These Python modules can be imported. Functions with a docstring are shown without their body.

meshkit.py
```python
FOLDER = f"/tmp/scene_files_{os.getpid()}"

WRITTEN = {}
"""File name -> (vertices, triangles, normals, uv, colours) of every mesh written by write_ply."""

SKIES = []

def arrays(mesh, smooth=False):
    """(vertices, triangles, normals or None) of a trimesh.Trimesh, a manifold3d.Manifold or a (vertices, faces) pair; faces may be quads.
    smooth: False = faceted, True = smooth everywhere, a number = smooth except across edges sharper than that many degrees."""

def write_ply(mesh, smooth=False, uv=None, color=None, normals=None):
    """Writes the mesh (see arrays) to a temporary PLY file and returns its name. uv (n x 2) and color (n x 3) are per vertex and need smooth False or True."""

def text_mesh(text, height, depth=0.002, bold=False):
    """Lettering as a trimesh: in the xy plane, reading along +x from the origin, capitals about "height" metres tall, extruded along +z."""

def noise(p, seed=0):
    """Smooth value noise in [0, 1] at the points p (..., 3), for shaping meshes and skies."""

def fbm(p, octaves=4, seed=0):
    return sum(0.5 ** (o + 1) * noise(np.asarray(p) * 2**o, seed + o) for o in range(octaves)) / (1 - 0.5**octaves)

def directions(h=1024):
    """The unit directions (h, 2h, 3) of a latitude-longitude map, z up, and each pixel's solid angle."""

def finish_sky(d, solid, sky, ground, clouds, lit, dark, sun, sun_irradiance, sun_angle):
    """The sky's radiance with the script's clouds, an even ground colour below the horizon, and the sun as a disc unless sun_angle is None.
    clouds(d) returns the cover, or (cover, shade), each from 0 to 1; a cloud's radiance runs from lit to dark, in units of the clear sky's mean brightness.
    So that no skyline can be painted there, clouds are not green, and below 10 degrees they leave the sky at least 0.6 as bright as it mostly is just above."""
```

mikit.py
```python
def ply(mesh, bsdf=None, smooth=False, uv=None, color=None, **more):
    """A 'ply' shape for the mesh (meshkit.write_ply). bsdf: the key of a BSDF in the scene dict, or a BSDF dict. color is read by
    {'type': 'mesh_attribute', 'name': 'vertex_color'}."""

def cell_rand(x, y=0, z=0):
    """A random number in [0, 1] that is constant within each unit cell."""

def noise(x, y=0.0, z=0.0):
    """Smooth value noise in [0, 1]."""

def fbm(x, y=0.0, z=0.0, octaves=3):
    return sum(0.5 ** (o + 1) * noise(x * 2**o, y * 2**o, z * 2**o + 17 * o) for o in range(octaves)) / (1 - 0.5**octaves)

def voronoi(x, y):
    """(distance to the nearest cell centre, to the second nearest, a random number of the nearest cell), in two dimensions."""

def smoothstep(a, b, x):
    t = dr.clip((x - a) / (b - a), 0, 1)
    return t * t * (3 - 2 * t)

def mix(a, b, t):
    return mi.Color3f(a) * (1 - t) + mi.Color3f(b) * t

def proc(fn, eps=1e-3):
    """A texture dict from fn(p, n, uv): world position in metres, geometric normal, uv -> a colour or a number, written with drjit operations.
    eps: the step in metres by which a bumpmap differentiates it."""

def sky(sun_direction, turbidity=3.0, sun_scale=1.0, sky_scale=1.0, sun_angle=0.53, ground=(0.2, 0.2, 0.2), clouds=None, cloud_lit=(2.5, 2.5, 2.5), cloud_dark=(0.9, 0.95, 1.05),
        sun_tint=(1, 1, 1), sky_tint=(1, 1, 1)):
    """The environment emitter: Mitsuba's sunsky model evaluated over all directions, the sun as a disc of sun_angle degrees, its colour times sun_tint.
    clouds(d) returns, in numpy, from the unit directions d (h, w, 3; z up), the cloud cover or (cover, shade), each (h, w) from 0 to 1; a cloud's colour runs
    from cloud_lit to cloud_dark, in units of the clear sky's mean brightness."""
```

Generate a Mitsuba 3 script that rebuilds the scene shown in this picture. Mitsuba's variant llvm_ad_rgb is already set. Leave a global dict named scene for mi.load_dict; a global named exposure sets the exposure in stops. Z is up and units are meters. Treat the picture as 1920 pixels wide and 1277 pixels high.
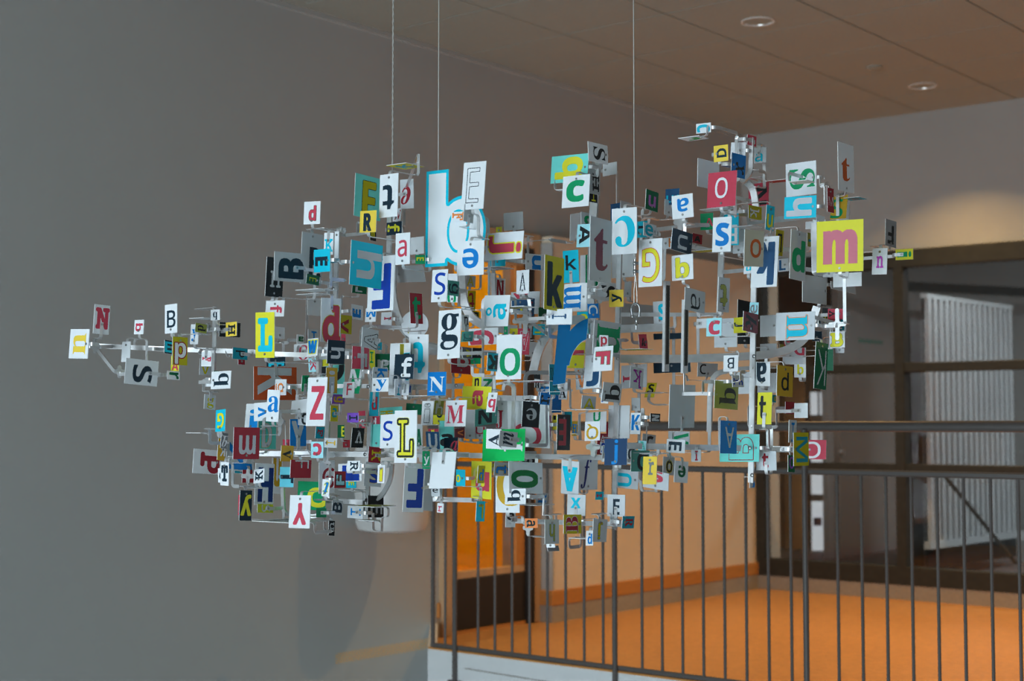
import math, random, numpy as np, trimesh, mitsuba as mi, mikit
import shapely
from shapely import affinity
from shapely.geometry import Polygon
T = mi.ScalarTransform4f
scene, labels = {}, {}
rng = random.Random(7)

# ------------------------------------------------------------------ camera, light, exposure
F, PITCH, YAW, EYE = 2818.0, math.radians(3.19), math.radians(39.24), 1.12      # pixels at 1920 wide, radians, metres
CAM = np.array([0.0, 0.0, EYE])
FWD = np.array([-math.sin(YAW) * math.cos(PITCH), math.cos(YAW) * math.cos(PITCH), math.sin(PITCH)])
RIGHT = np.array([math.cos(YAW), math.sin(YAW), 0.0])
UP = np.cross(RIGHT, FWD)
scene['camera'] = {'type': 'thinlens', 'fov': math.degrees(2 * math.atan(960 / F)), 'fov_axis': 'x', 'aperture_radius': 0.0075, 'focus_distance': 4.15,
                   'near_clip': 0.05, 'far_clip': 60.0, 'to_world': T().look_at(origin=CAM.tolist(), target=(CAM + FWD).tolist(), up=[0, 0, 1])}
exposure = 0.0
DAY = [4.1, 4.85, 5.3]            # daylight in the tall windows behind the camera
LAMP = [12.0, 7.3, 2.7]            # warm ceiling lamps of the corridor
WINDOW = dict(x0=-4.9, x1=1.6, z0=-2.4, z1=3.0, y=-5.0)

# ------------------------------------------------------------------ helpers
def lin(c): return [((x / 255 + 0.055) / 1.055) ** 2.4 if x > 10 else x / 255 / 12.92 for x in c]
def ray(x, y): return FWD + RIGHT * ((x - 960) / F) - UP * ((y - 638.5) / F)
def at(x, y, depth): return CAM + ray(x, y) * depth
def on(x, y, axis, value):
    r = ray(x, y)
    return CAM + r * ((value - CAM[axis]) / r[axis])
def numbered(name):
    if name not in scene and not any(k.startswith(name + '__') for k in scene): return name
    i = 1
    while f'{name}_{i:03d}' in scene or any(k.startswith(f'{name}_{i:03d}__') for k in list(scene)): i += 1
    return f'{name}_{i:03d}'
COUNT = {}
def key(name, parent=None):
    full = parent + '__' + name if parent else name
    i = COUNT.get(full, 0); COUNT[full] = i + 1
    return full if i == 0 else f'{full}_{i:03d}'
def obj(name, mesh, m, parent=None, smooth=False, label=None, cat=None, kind=None, group=None, color=None):
    k = key(name, parent)
    scene[k] = mikit.ply(mesh, m, smooth, color=color)
    d = {a: b for a, b in (('label', label), ('category', cat), ('kind', kind), ('group', group)) if b}
    if d: labels[k] = d
    return k
def thing(name, label, cat, kind=None, group=None):
    k = key(name); labels[k] = {'label': label, 'category': cat}
    if kind: labels[k] = {'label': label, 'kind': kind}
    if group: labels[k]['group'] = group
    return k
def box(x0, x1, y0, y1, z0, z1):
    m = trimesh.creation.box((abs(x1 - x0), abs(y1 - y0), abs(z1 - z0)))
    m.apply_translation(((x0 + x1) / 2, (y0 + y1) / 2, (z0 + z1) / 2)); return m
def bevel(x0, x1, y0, y1, z0, z1, b=0.004):
    v = []
    for sx in (0, 1):
        for sy in (0, 1):
            for sz in (0, 1):
                c = [(x0, x1)[sx], (y0, y1)[sy], (z0, z1)[sz]]; s = [1 - 2 * sx, 1 - 2 * sy, 1 - 2 * sz]
                for a in range(3):
                    p = [c[i] + s[i] * (0 if i == a else b) for i in range(3)]; v.append(p)
    return trimesh.convex.convex_hull(np.array(v))
def cyl(p0, p1, r, n=12):
    return trimesh.creation.cylinder(r, segment=(np.array(p0, float), np.array(p1, float)), sections=n)
def join(ms): return trimesh.util.concatenate(ms)
def lathe(profile, centre, n=32):
    m = trimesh.creation.revolve(np.array(profile, float), sections=n); m.apply_translation(centre); return m
def tube(points, r, n=8):
    p = np.array(points, float); t = np.gradient(p, axis=0); t /= np.linalg.norm(t, axis=1, keepdims=True)
    ref = np.array([0.31, 0.2, 0.93]); a = np.cross(t, ref); a /= np.linalg.norm(a, axis=1, keepdims=True); b = np.cross(t, a)
    ang = np.arange(n) * 2 * math.pi / n
    v = (p[:, None] + r * (np.cos(ang)[None, :, None] * a[:, None] + np.sin(ang)[None, :, None] * b[:, None])).reshape(-1, 3)
    f = []
    for i in range(len(p) - 1):
        for j in range(n):
            k = (j + 1) % n; f += [[i*n+j, i*n+k, (i+1)*n+k], [i*n+j, (i+1)*n+k, (i+1)*n+j]]
    for i0, s in ((0, 1), ((len(p)-1)*n, -1)):
        for j in range(1, n - 1): f.append([i0, i0+j+1, i0+j] if s > 0 else [i0, i0+j, i0+j+1])
    return trimesh.Trimesh(v, f, process=False)
def fillet(pts, r, n=5):
    """rounds the corners of a polyline"""
    pts = [np.array(p, float) for p in pts]; out = [pts[0]]
    for a, b, c in zip(pts, pts[1:], pts[2:]):
        d0, d1 = a - b, c - b; l0, l1 = np.linalg.norm(d0), np.linalg.norm(d1)
        if l0 < 1e-6 or l1 < 1e-6: continue
        q = min(r, 0.48 * l0, 0.48 * l1); s, e = b + d0 / l0 * q, b + d1 / l1 * q
        for i in range(n + 1):
            t = i / n; out.append((1-t)**2 * s + 2*t*(1-t) * b + t*t * e)
    out.append(pts[-1]); return np.array(out)
def strip(points, wdir, w, t):
    """flat metal strip swept along the points; wdir is the wish for its width direction"""
    p = np.array(points, float); keep = [0] + [i for i in range(1, len(p)) if np.linalg.norm(p[i] - p[i-1]) > 1e-5]; p = p[keep]
    tg = np.gradient(p, axis=0) if len(p) > 2 else np.repeat([p[-1] - p[0]], 2, axis=0)
    for i in np.flatnonzero(np.linalg.norm(tg, axis=1) < 1e-7): tg[i] = p[min(i + 1, len(p) - 1)] - p[min(i, len(p) - 2)]
    tg /= np.linalg.norm(tg, axis=1, keepdims=True); wd = np.array(wdir, float); vs = []
    for q, d in zip(p, tg):
        x = wd - d * (wd @ d)
        if np.linalg.norm(x) < 0.15: x = last if vs else np.cross(d, [0.3, 0.9, 0.2])
        x = x - d * (x @ d); x /= np.linalg.norm(x); last = x; y = np.cross(d, x)
        vs += [q + x*w/2 + y*t/2, q - x*w/2 + y*t/2, q - x*w/2 - y*t/2, q + x*w/2 - y*t/2]
    f = []
    for i in range(len(p) - 1):
        for j in range(4):
            a, b = i*4+j, i*4+(j+1) % 4; f += [[a, b, b+4], [a, b+4, a+4]]
    e = (len(p)-1)*4; f += [[0, 2, 1], [0, 3, 2], [e, e+1, e+2], [e, e+2, e+3]]
    m = trimesh.Trimesh(np.array(vs), f, process=False); m.fix_normals(); return m

# ------------------------------------------------------------------ materials
def plain(name, c, rough=0.6, spec=0.3, metal=0.0):
    scene[name] = {'type': 'twosided', 'b': {'type': 'principled', 'base_color': {'type': 'rgb', 'value': c}, 'roughness': rough, 'specular': spec, 'metallic': metal}}
def proc_mat(name, fn, rough=0.6, spec=0.3):
    scene[name] = {'type': 'twosided', 'b': {'type': 'principled', 'base_color': mikit.proc(fn), 'roughness': rough, 'specular': spec}}
n3, f3 = mikit.noise, mikit.fbm
proc_mat('paint_grey', lambda p, n, uv: mi.Color3f(0.405, 0.415, 0.405) * (0.96 + 0.08 * f3(p.y * 1.3 + 7, p.z * 1.3, p.x * 1.3)), 0.75, 0.15)
proc_mat('paint_tan', lambda p, n, uv: mi.Color3f(0.74, 0.63, 0.48) * (0.97 + 0.06 * f3(p.y * 2, p.z * 2, p.x * 2)), 0.7, 0.2)
proc_mat('ceiling_board', lambda p, n, uv: mi.Color3f(0.32, 0.325, 0.285) * (0.93 + 0.09 * n3(p.x * 140, p.y * 140, p.z * 140)), 0.9, 0.05)
proc_mat('vinyl', lambda p, n, uv: mi.Color3f(0.50, 0.245, 0.085) * (0.88 + 0.22 * f3(p.x * 45, p.y * 45, 0.0)), 0.42, 0.35)
proc_mat('vinyl_cove', lambda p, n, uv: mi.Color3f(0.36, 0.32, 0.27) * (0.8 + 0.4 * n3(p.x * 160, p.y * 160, p.z * 160)), 0.6, 0.2)
proc_mat('wood_orange', lambda p, n, uv: mi.Color3f(0.55, 0.24, 0.065) * (0.85 + 0.25 * f3(p.x * 6, p.y * 6, p.z * 60)), 0.45, 0.3)
proc_mat('wood_pale', lambda p, n, uv: mi.Color3f(0.52, 0.34, 0.19) * (0.9 + 0.2 * f3(p.x * 40, p.y * 40, p.z * 3)), 0.5, 0.3)
proc_mat('frame_brown', lambda p, n, uv: mi.Color3f(0.032, 0.033, 0.028) * (0.9 + 0.2 * n3(p.x * 30, p.y * 30, p.z * 30)), 0.5, 0.3)
proc_mat('floor_dark', lambda p, n, uv: mi.Color3f(0.16, 0.15, 0.14) * (0.8 + 0.4 * f3(p.x * 20, p.y * 20, 0.0)), 0.6, 0.3)
plain('white_fascia', [0.66, 0.68, 0.69], 0.5); plain('rail_paint', [0.088, 0.078, 0.074], 0.42, 0.4); plain('white_lamp', [0.58, 0.58, 0.57], 0.4, 0.4)
plain('white_paint', [0.72, 0.72, 0.71], 0.6); plain('dull_wall', [0.26, 0.27, 0.28], 0.8); plain('grey_panel', [0.42, 0.41, 0.39], 0.6); plain('kick_dark', [0.030, 0.026, 0.024], 0.5)
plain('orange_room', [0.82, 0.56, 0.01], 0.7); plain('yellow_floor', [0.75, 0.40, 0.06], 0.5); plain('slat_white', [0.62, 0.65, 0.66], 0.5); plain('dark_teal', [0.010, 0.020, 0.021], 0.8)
plain('green_print', [0.12, 0.33, 0.27], 0.6); plain('paper', [0.75, 0.76, 0.77], 0.7); plain('purple_print', [0.16, 0.10, 0.38], 0.6); plain('beige_wall', [0.50, 0.42, 0.33], 0.7)
plain('chrome', [0.78, 0.78, 0.78], 0.18, 0.5, 1.0); plain('steel_wire', [0.62, 0.62, 0.61], 0.35, 0.5, 0.6); plain('zinc', [0.55, 0.57, 0.59], 0.3, 0.5, 1.0)
plain('screw_steel', [0.40, 0.41, 0.42], 0.3, 0.5, 1.0); plain('sill_teal', [0.35, 0.45, 0.45], 0.6)
scene['aluminium'] = {'type': 'twosided', 'b': {'type': 'principled', 'base_color': mikit.proc(lambda p, n, uv: mi.Color3f(0.72, 0.735, 0.75) * (0.9 + 0.15 * n3(p.x * 90, p.y * 90, p.z * 90))), 'roughness': 0.33, 'metallic': 0.72, 'specular': 0.5}}
scene['print'] = {'type': 'twosided', 'b': {'type': 'principled', 'base_color': {'type': 'mesh_attribute', 'name': 'vertex_color'}, 'roughness': 0.42, 'specular': 0.35}}
scene['glass'] = {'type': 'thindielectric', 'int_ior': 1.5}

# ------------------------------------------------------------------ the room
XL, YR, YG, ZC, LOW = -5.36, 5.227, 9.1, 3.13, -3.3
def struct(name, mesh, m, parent=None, smooth=False, label=None): return obj(name, mesh, m, parent, smooth, label, None, None if parent else 'structure')
# grey side wall with the door opening
D0, D1, DZ = 6.02, 6.72, 2.12
wl = struct('wall_left', join([box(XL - 0.2, XL, WINDOW['y'], D0, LOW, ZC + 0.1), box(XL - 0.2, XL, D1, 6.82, LOW, 2.2), box(XL - 0.2, XL, D1, YG + 0.3, 2.2, ZC + 0.1), box(XL - 0.2, XL, D0, D1, DZ, ZC + 0.1), box(XL - 0.2, XL, D0, D1, LOW, -0.02)]), 'paint_grey', label='long grey painted wall behind the hanging letters')
# tan wall that stands a hand's breadth proud of it, up to the corner
XT = -5.25
ws = struct('wall_side', box(XL - 0.2, XT, 6.80, YG + 0.3, -0.3, 2.2), 'paint_tan', label='tan corridor wall beyond the door')
struct('pilaster', box(XT - 0.13, XT + 0.004, 6.785, 6.80, 0.0, 2.16), 'paint_grey', ws)
struct('baseboard_side', join([box(XT, XT + 0.012, 6.77, YG, 0, 0.095), box(XT - 0.11, XT + 0.012, 6.772, 6.785, 0, 0.095)]), 'vinyl_cove', label='speckled vinyl skirting along the tan wall')
struct('trim_1', join([bevel(XT, XT + 0.018, 6.765, YG, 0.095, 0.18), bevel(XT - 0.11, XT + 0.018, 6.767, 6.785, 0.095, 0.18)]), 'wood_orange', label='orange wooden bumper rail along the tan wall')
struct('baseboard_left', join([box(XL, XL + 0.012, 5.92, D0 - 0.07, 0, 0.095)]), 'vinyl_cove', label='short speckled skirting left of the door')
struct('trim_2', join([bevel(XL, XL + 0.018, 5.93, D0 - 0.075, 0.10, 0.18)]), 'wood_orange', label='short orange rail left of the door')
# floor slab with its white edge
poly = Polygon([(-4.77, YR), (5.5, YR), (5.5, 14.5), (-9.0, 14.5), (-9.0, 8.4), (XL, 8.4), (XL, 5.89)])
fl = trimesh.creation.extrude_polygon(poly, 0.05, engine='earcut'); fl.apply_translation((0, 0, -0.05))
struct('floor', fl, 'vinyl', label='orange brown speckled vinyl floor behind the railing')
ed = trimesh.creation.extrude_polygon(poly.buffer(-0.004), 0.36, engine='earcut'); ed.apply_translation((0, 0, -0.415))
struct('trim_3', ed, 'white_fascia', label='white painted edge of the floor slab under the railing')
def curb(p, q, z0, z1, t):
    p, q = np.array(p), np.array(q); d = (q - p) / np.linalg.norm(q - p); nn_ = np.array([-d[1], d[0]]) * t
    m = trimesh.creation.extrude_polygon(Polygon([p, q, q + nn_, p + nn_]), z1 - z0, engine='earcut'); m.apply_translation((0, 0, z0)); return m
struct('trim_7', join([curb((-4.77, YR - 0.006), (5.5, YR - 0.006), -0.41, 0.078, 0.04), curb((XL, 5.883), (-4.77, YR - 0.006), -0.41, 0.078, 0.04)]), 'white_fascia', label='white upstand along the edge of the slab')
st = thing('trim_4', 'thin wooden strip on top of the white upstand', None, 'structure')
scene[st] = mikit.ply(box(-4.765, 5.5, YR - 0.009, YR + 0.036, 0.078, 0.086), 'wood_orange')
struct('floor_lower', box(-5.4, 5.6, WINDOW['y'] - 0.3, 14.5, LOW - 0.1, LOW), 'white_fascia', label='pale floor of the storey below')
struct('wall_right', box(5.5, 5.7, WINDOW['y'], 14.5, LOW, ZC + 0.1), 'dull_wall', label='wall on the right outside the picture')
# ceiling: backing and tiles laid in a 0.62 m grid
ce = struct('ceiling', box(XL - 0.2, 5.6, WINDOW['y'] - 0.2, YG + 0.2, ZC + 0.012, ZC + 0.1), 'ceiling_board', label='suspended ceiling of square tiles')
G = 0.62
lamps_xy = [(-3.73, 6.506), (-3.695, 8.38)]
more_lamps = [(-1.85, 6.5), (-1.85, 8.38), (0.1, 6.5), (0.1, 8.38)]
tile_ply = mikit.ply(bevel(-G / 2 + 0.004, G / 2 - 0.004, -G / 2 + 0.004, G / 2 - 0.004, 0, 0.012, 0.003), 'ceiling_board')
for i in range(9):
    for j in range(-2, 8):
        cx, cy = XL + 0.12 + G * (i + 0.5) - 0.02, 4.865 + G * (j - 0.5)
        if cx - G / 2 < XL or cy - G / 2 > YG - 0.03: continue
        k = key('ceiling_tile', 'ceiling'); scene[k] = {**tile_ply, 'to_world': T().translate([cx, cy, ZC])}
struct('trim_5', box(XL, XL + 0.02, WINDOW['y'], YG, ZC - 0.012, ZC + 0.012), 'paint_grey', label='narrow wall angle where the ceiling meets the grey wall')
# daylight: tall windows in the wall behind the camera
W = WINDOW
wb = struct('wall_behind', join([box(XL - 0.2, W['x0'], W['y'] - 0.2, W['y'], LOW, ZC + 0.1), box(W['x1'], 5.7, W['y'] - 0.2, W['y'], LOW, ZC + 0.1), box(W['x0'], W['x1'], W['y'] - 0.2, W['y'], W['z1'], ZC + 0.1), box(W['x0'], W['x1'], W['y'] - 0.2, W['y'], LOW, W['z0'])]), 'dull_wall', label='window wall behind the camera')
w2 = thing('window_2', 'tall daylight windows behind the camera', None, 'structure')
nw = 5
for i in range(nw):
    a, b = W['x0'] + (W['x1'] - W['x0']) * i / nw, W['x0'] + (W['x1'] - W['x0']) * (i + 1) / nw
    pane = trimesh.Trimesh([[a + 0.04, W['y'] - 0.1, W['z0'] + 0.04], [b - 0.04, W['y'] - 0.1, W['z0'] + 0.04], [b - 0.04, W['y'] - 0.1, W['z1'] - 0.04], [a + 0.04, W['y'] - 0.1, W['z1'] - 0.04]], [[0, 2, 1], [0, 3, 2]], process=False)
    k = key('pane', w2); scene[k] = {**mikit.ply(pane, 'white_paint'), 'emitter': {'type': 'area', 'radiance': {'type': 'rgb', 'value': DAY}}}
    obj('frame', join([box(a, a + 0.04, W['y'] - 0.14, W['y'], W['z0'], W['z1']), box(b - 0.04, b, W['y'] - 0.14, W['y'], W['z0'], W['z1']), box(a, b, W['y'] - 0.14, W['y'], W['z0'], W['z0'] + 0.04), box(a, b, W['y'] - 0.14, W['y'], W['z1'] - 0.04, W['z1'])]), 'frame_brown', w2)

# ------------------------------------------------------------------ glazed wall at the end of the corridor
XE = 5.5
struct('wall_back', join([box(XL - 0.2, XE, YG, YG + 0.2, 2.235, ZC + 0.1)]), 'paint_grey', label='wall over the dark window frames, lit by a ceiling lamp')
struct('baseboard_back', box(XT, XE, YG - 0.03, YG + 0.1, 0, 0.093), 'vinyl_cove', label='speckled skirting under the dark window frames')
w1 = thing('window_1', 'dark brown framed glass wall at the end of the corridor', None, 'structure')
def fr(x0, x1, z0, z1, y0=YG - 0.035, y1=YG + 0.06): return bevel(x0, x1, y0, y1, z0, z1, 0.005)
obj('sill', fr(XT, XE, 0.093, 0.21), 'frame_brown', w1); obj('head', fr(XT, XE, 2.13, 2.245), 'frame_brown', w1)
obj('transom', fr(XT, XE, 1.455, 1.515, YG - 0.02), 'frame_brown', w1); obj('transom', fr(XT, XE, 0.805, 0.865, YG - 0.02), 'frame_brown', w1)
mx = [XT + 0.03, -4.19, -3.13, -2.07, -1.0, 0.1, 1.2]
for x in mx: obj('mullion', fr(x - 0.033, x + 0.033, 0.2, 2.14), 'frame_brown', w1)
for a, b in zip(mx, mx[1:]):
    for z0, z1 in ((0.21, 0.805), (0.865, 1.455), (1.515, 2.13)):
        q = trimesh.Trimesh([[a + 0.033, YG + 0.02, z0], [b - 0.033, YG + 0.02, z0], [b - 0.033, YG + 0.02, z1], [a + 0.033, YG + 0.02, z1]], [[0, 1, 2], [0, 2, 3]], process=False)
        obj('pane', q, 'glass', w1)
# the room behind the glass
struct('wall_beyond', join([box(-9.2, 3.0, 14.4, 14.6, -0.1, 3.2), box(-9.2, -9.0, YG + 0.3, 14.5, -0.1, 3.2), box(-9.2, 3.0, YG + 0.2, 14.5, 2.75, 2.9), box(-9.2, XL - 0.2, YG + 0.1, YG + 0.3, -0.1, 2.9)]), 'grey_panel', label='far walls of the room behind the glass')
struct('floor_beyond', box(-9.0, 3.0, YG + 0.31, 14.4, 0.0, 0.012), 'floor_dark', label='dark floor of the room behind the glass')
P0, P1 = on(1577, 1046, 2, 0.012), on(1690, 1029, 2, 0.012)
def vwall(p, q, z0, z1, t=0.06):
    d = (q - p)[:2]; d /= np.linalg.norm(d); nn = np.array([-d[1], d[0]]) * t
    if nn @ (p + q)[:2] < 0: nn = -nn
    pts = [p[:2], q[:2], q[:2] + nn, p[:2] + nn]; m = trimesh.creation.extrude_polygon(Polygon(pts).buffer(0), z1 - z0, engine='earcut'); m.apply_translation((0, 0, z0)); return m
wp = struct('wall_partition', vwall(P0, P1, 0.012, 2.74), 'grey_panel', label='light grey wall panel seen through the glass')
nd = (P1 - P0); nd /= np.linalg.norm(nd); nn2 = np.cross(nd, [0, 0, 1.0])
nn2 = nn2 if nn2 @ (CAM - P0) > 0 else -nn2
def on_wall(px, py): 
    r = ray(px, py); t = ((P0 - CAM) @ nn2) / (r @ nn2); return CAM + r * t
def flat_on(px0, py0, px1, py1, lift):
    a, b = on_wall(px0, py0), on_wall(px1, py1); z1, z0 = a[2], b[2]; L = np.linalg.norm((b - a)[:2]); o = nn2 * lift
    v = [a * [1, 1, 0] + [0, 0, z0], b * [1, 1, 0] + [0, 0, z0], b * [1, 1, 0] + [0, 0, z1], a * [1, 1, 0] + [0, 0, z1]]
    return trimesh.convex.convex_hull(np.array([q + o for q in v] + [np.array(q) + nn2 * 0.0005 for q in v]))
nt = thing('wall_notice', 'small paper notice with green heading on the grey panel behind the glass', 'notice')
obj('sheet', flat_on(1611, 640, 1652, 686, 0.002), 'grey_panel', nt); obj('heading', flat_on(1609, 635, 1655, 646, 0.004), 'green_print', nt)
de = obj('door_edge', vwall(on(1555, 1049, 2, 0.012), on(1566, 1047, 2, 0.012), 0.012, 2.1, 0.05), 'slat_white', label='pale upright metal door edge behind the glass, left of the grey panel', cat='door edge')
kb = on_wall(1569, 848); obj('knob', trimesh.creation.icosphere(2, 0.035).apply_translation(kb + nn2 * 0.04), 'chrome', de, smooth=True)
# dark left bay behind the glass: beige wall, timber cupboard, bright window
obj('beige_screen', vwall(on(1431, 1046, 2, 0.012), on(1462, 1046, 2, 0.012), 0.012, 2.3), 'beige_wall', label='narrow beige wall piece at the left edge of the glass wall', cat='wall panel')
cb = thing('cupboard', 'timber cupboard with dark top in the bay behind the glass', 'cupboard')
a, b = on(1474, 1030, 2, 0.012), on(1512, 1030, 2, 0.012)
obj('body', vwall(a, b, 0.012, 1.78, 0.4), 'wood_orange', cb); obj('top', vwall(a - [0.03, 0.03, 0], b + [0.03, 0.0, 0], 1.78, 1.87, 0.42), 'frame_brown', cb)
wd = thing('far_window', 'bright small window with blind and white sheet in the far bay', 'window')
a, b = at(1523, 1000, 13.2), at(1553, 1000, 13.2); za, zb = 0.013, at(1530, 735, 13.2)[2]
k = key('pane', wd); scene[k] = {**mikit.ply(vwall(a, b, za, zb, 0.02), 'paper'), 'emitter': {'type': 'area', 'radiance': {'type': 'rgb', 'value': [0.38, 0.42, 0.45]}}}
zz = np.linspace(za, zb, 7); toward = np.array([-a[0], -a[1], 0]) / np.linalg.norm(a[:2])
for i in (2, 4, 5): obj('bar', vwall(a + toward * 0.05, b + toward * 0.05, zz[i] - 0.03, zz[i] + 0.03, 0.02), 'grey_panel', wd)
obj('bar', vwall((a + b) / 2 - (b - a) * 0.05 + toward * 0.05, (a + b) / 2 + (b - a) * 0.05 + toward * 0.05, zz[4], zb, 0.02), 'grey_panel', wd)
obj('purple_mark', vwall(a + (b - a) * 0.1 + toward * 0.06, a + (b - a) * 0.6 + toward * 0.06, at(1530, 985, 13.2)[2], at(1530, 970, 13.2)[2], 0.01), 'purple_print', wd)
obj('dark_screen', vwall(at(1462, 900, 14.3) * [1, 1, 0], at(1563, 900, 14.3) * [1, 1, 0], 0.012, 2.7), 'frame_brown', label='dark recess wall behind the cupboard and the bright window', cat='wall panel')
# slatted screen of the stair behind the glass
sc = thing('slatted_screen', 'tall screen of white upright slats beside the stair behind the glass', 'screen')
q0, q1 = at(1745, 1017, 10.6), at(1907, 998, 11.7); z0, z1 = q0[2], at(1745, 556, 10.6)[2]
dv = q1 - q0; dv[2] = 0
ns = 16
for i in range(ns):
    c = q0 + dv * ((i + 0.5) / ns); w = dv / ns * 0.27
    obj('slat', vwall(c - w, c + w, z0, z1, 0.03), 'slat_white', sc)
obj('bottom_rail', vwall(q0, q0 + dv, z0 - 0.05, z0, 0.05), 'slat_white', sc); obj('top_rail', vwall(q0, q0 + dv, z1, z1 + 0.03, 0.05), 'slat_white', sc)
away = np.array([q0[0], q0[1], 0]) / np.linalg.norm(q0[:2])
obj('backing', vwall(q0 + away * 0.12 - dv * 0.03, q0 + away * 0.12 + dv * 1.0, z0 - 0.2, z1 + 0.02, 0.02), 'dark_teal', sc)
pw = on(1735, 1042, 2, 0.012); pe = on(1990, 1062, 2, 0.012)
obj('low_wall', vwall(pw, pe, 0.012, 0.20, 0.9), 'white_paint', label='low white wall at the foot of the slatted screen', cat='low wall')
hr0, hr1 = at(1772, 893, 10.2), at(1905, 1056, 10.2)
obj('stair_rail', tube(np.linspace(hr0, hr1, 6), 0.014), 'frame_brown', label='thin dark stair rail slanting in front of the white slats', cat='handrail')
obj('brown_post', vwall(at(1703, 900, 10.9) * [1, 1, 0], at(1732, 900, 10.9) * [1, 1, 0], 0.012, 1.95, 0.05), 'frame_brown', label='dark brown upright board left of the slatted screen', cat='post')
struct('wall_stair', vwall(at(1700, 600, 13.5) * [1, 1, 0], at(2100, 600, 13.5) * [1, 1, 0], 0.012, 2.7), 'grey_panel', label='pale stairwell wall over the slatted screen')
obj('ceiling_beam', vwall(at(1692, 540, 12.2) * [1, 1, 0], at(2000, 520, 13.0) * [1, 1, 0], at(1692, 543, 12.2)[2], at(1692, 527, 12.2)[2], 0.1), 'frame_brown', label='dark level beam above the slatted screen behind the glass', cat='beam')
def panel_lamp(name, x, y, w, d_, L, lab):
    t = thing(name, lab, 'ceiling light'); v = [[x - w, y - d_, 2.735], [x + w, y - d_, 2.735], [x + w, y + d_, 2.735], [x - w, y + d_, 2.735]]
    k = key('diffuser', t); scene[k] = {**mikit.ply(trimesh.Trimesh(v, [[0, 2, 1], [0, 3, 2]], process=False), 'white_paint'), 'emitter': {'type': 'area', 'radiance': {'type': 'rgb', 'value': L}}}
    obj('housing', box(x - w - 0.02, x + w + 0.02, y - d_ - 0.02, y + d_ + 0.02, 2.737, 2.75), 'white_paint', t)
panel_lamp('ceiling_panel', -2.2, 11.0, 0.6, 0.3, [14.0, 16.2, 17.4], 'flat lamp on the ceiling of the stair room behind the glass')
panel_lamp('ceiling_panel', -4.1, 10.1, 0.3, 0.3, [6.0, 6.8, 7.0], 'flat lamp on the ceiling of the bay behind the glass')

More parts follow.
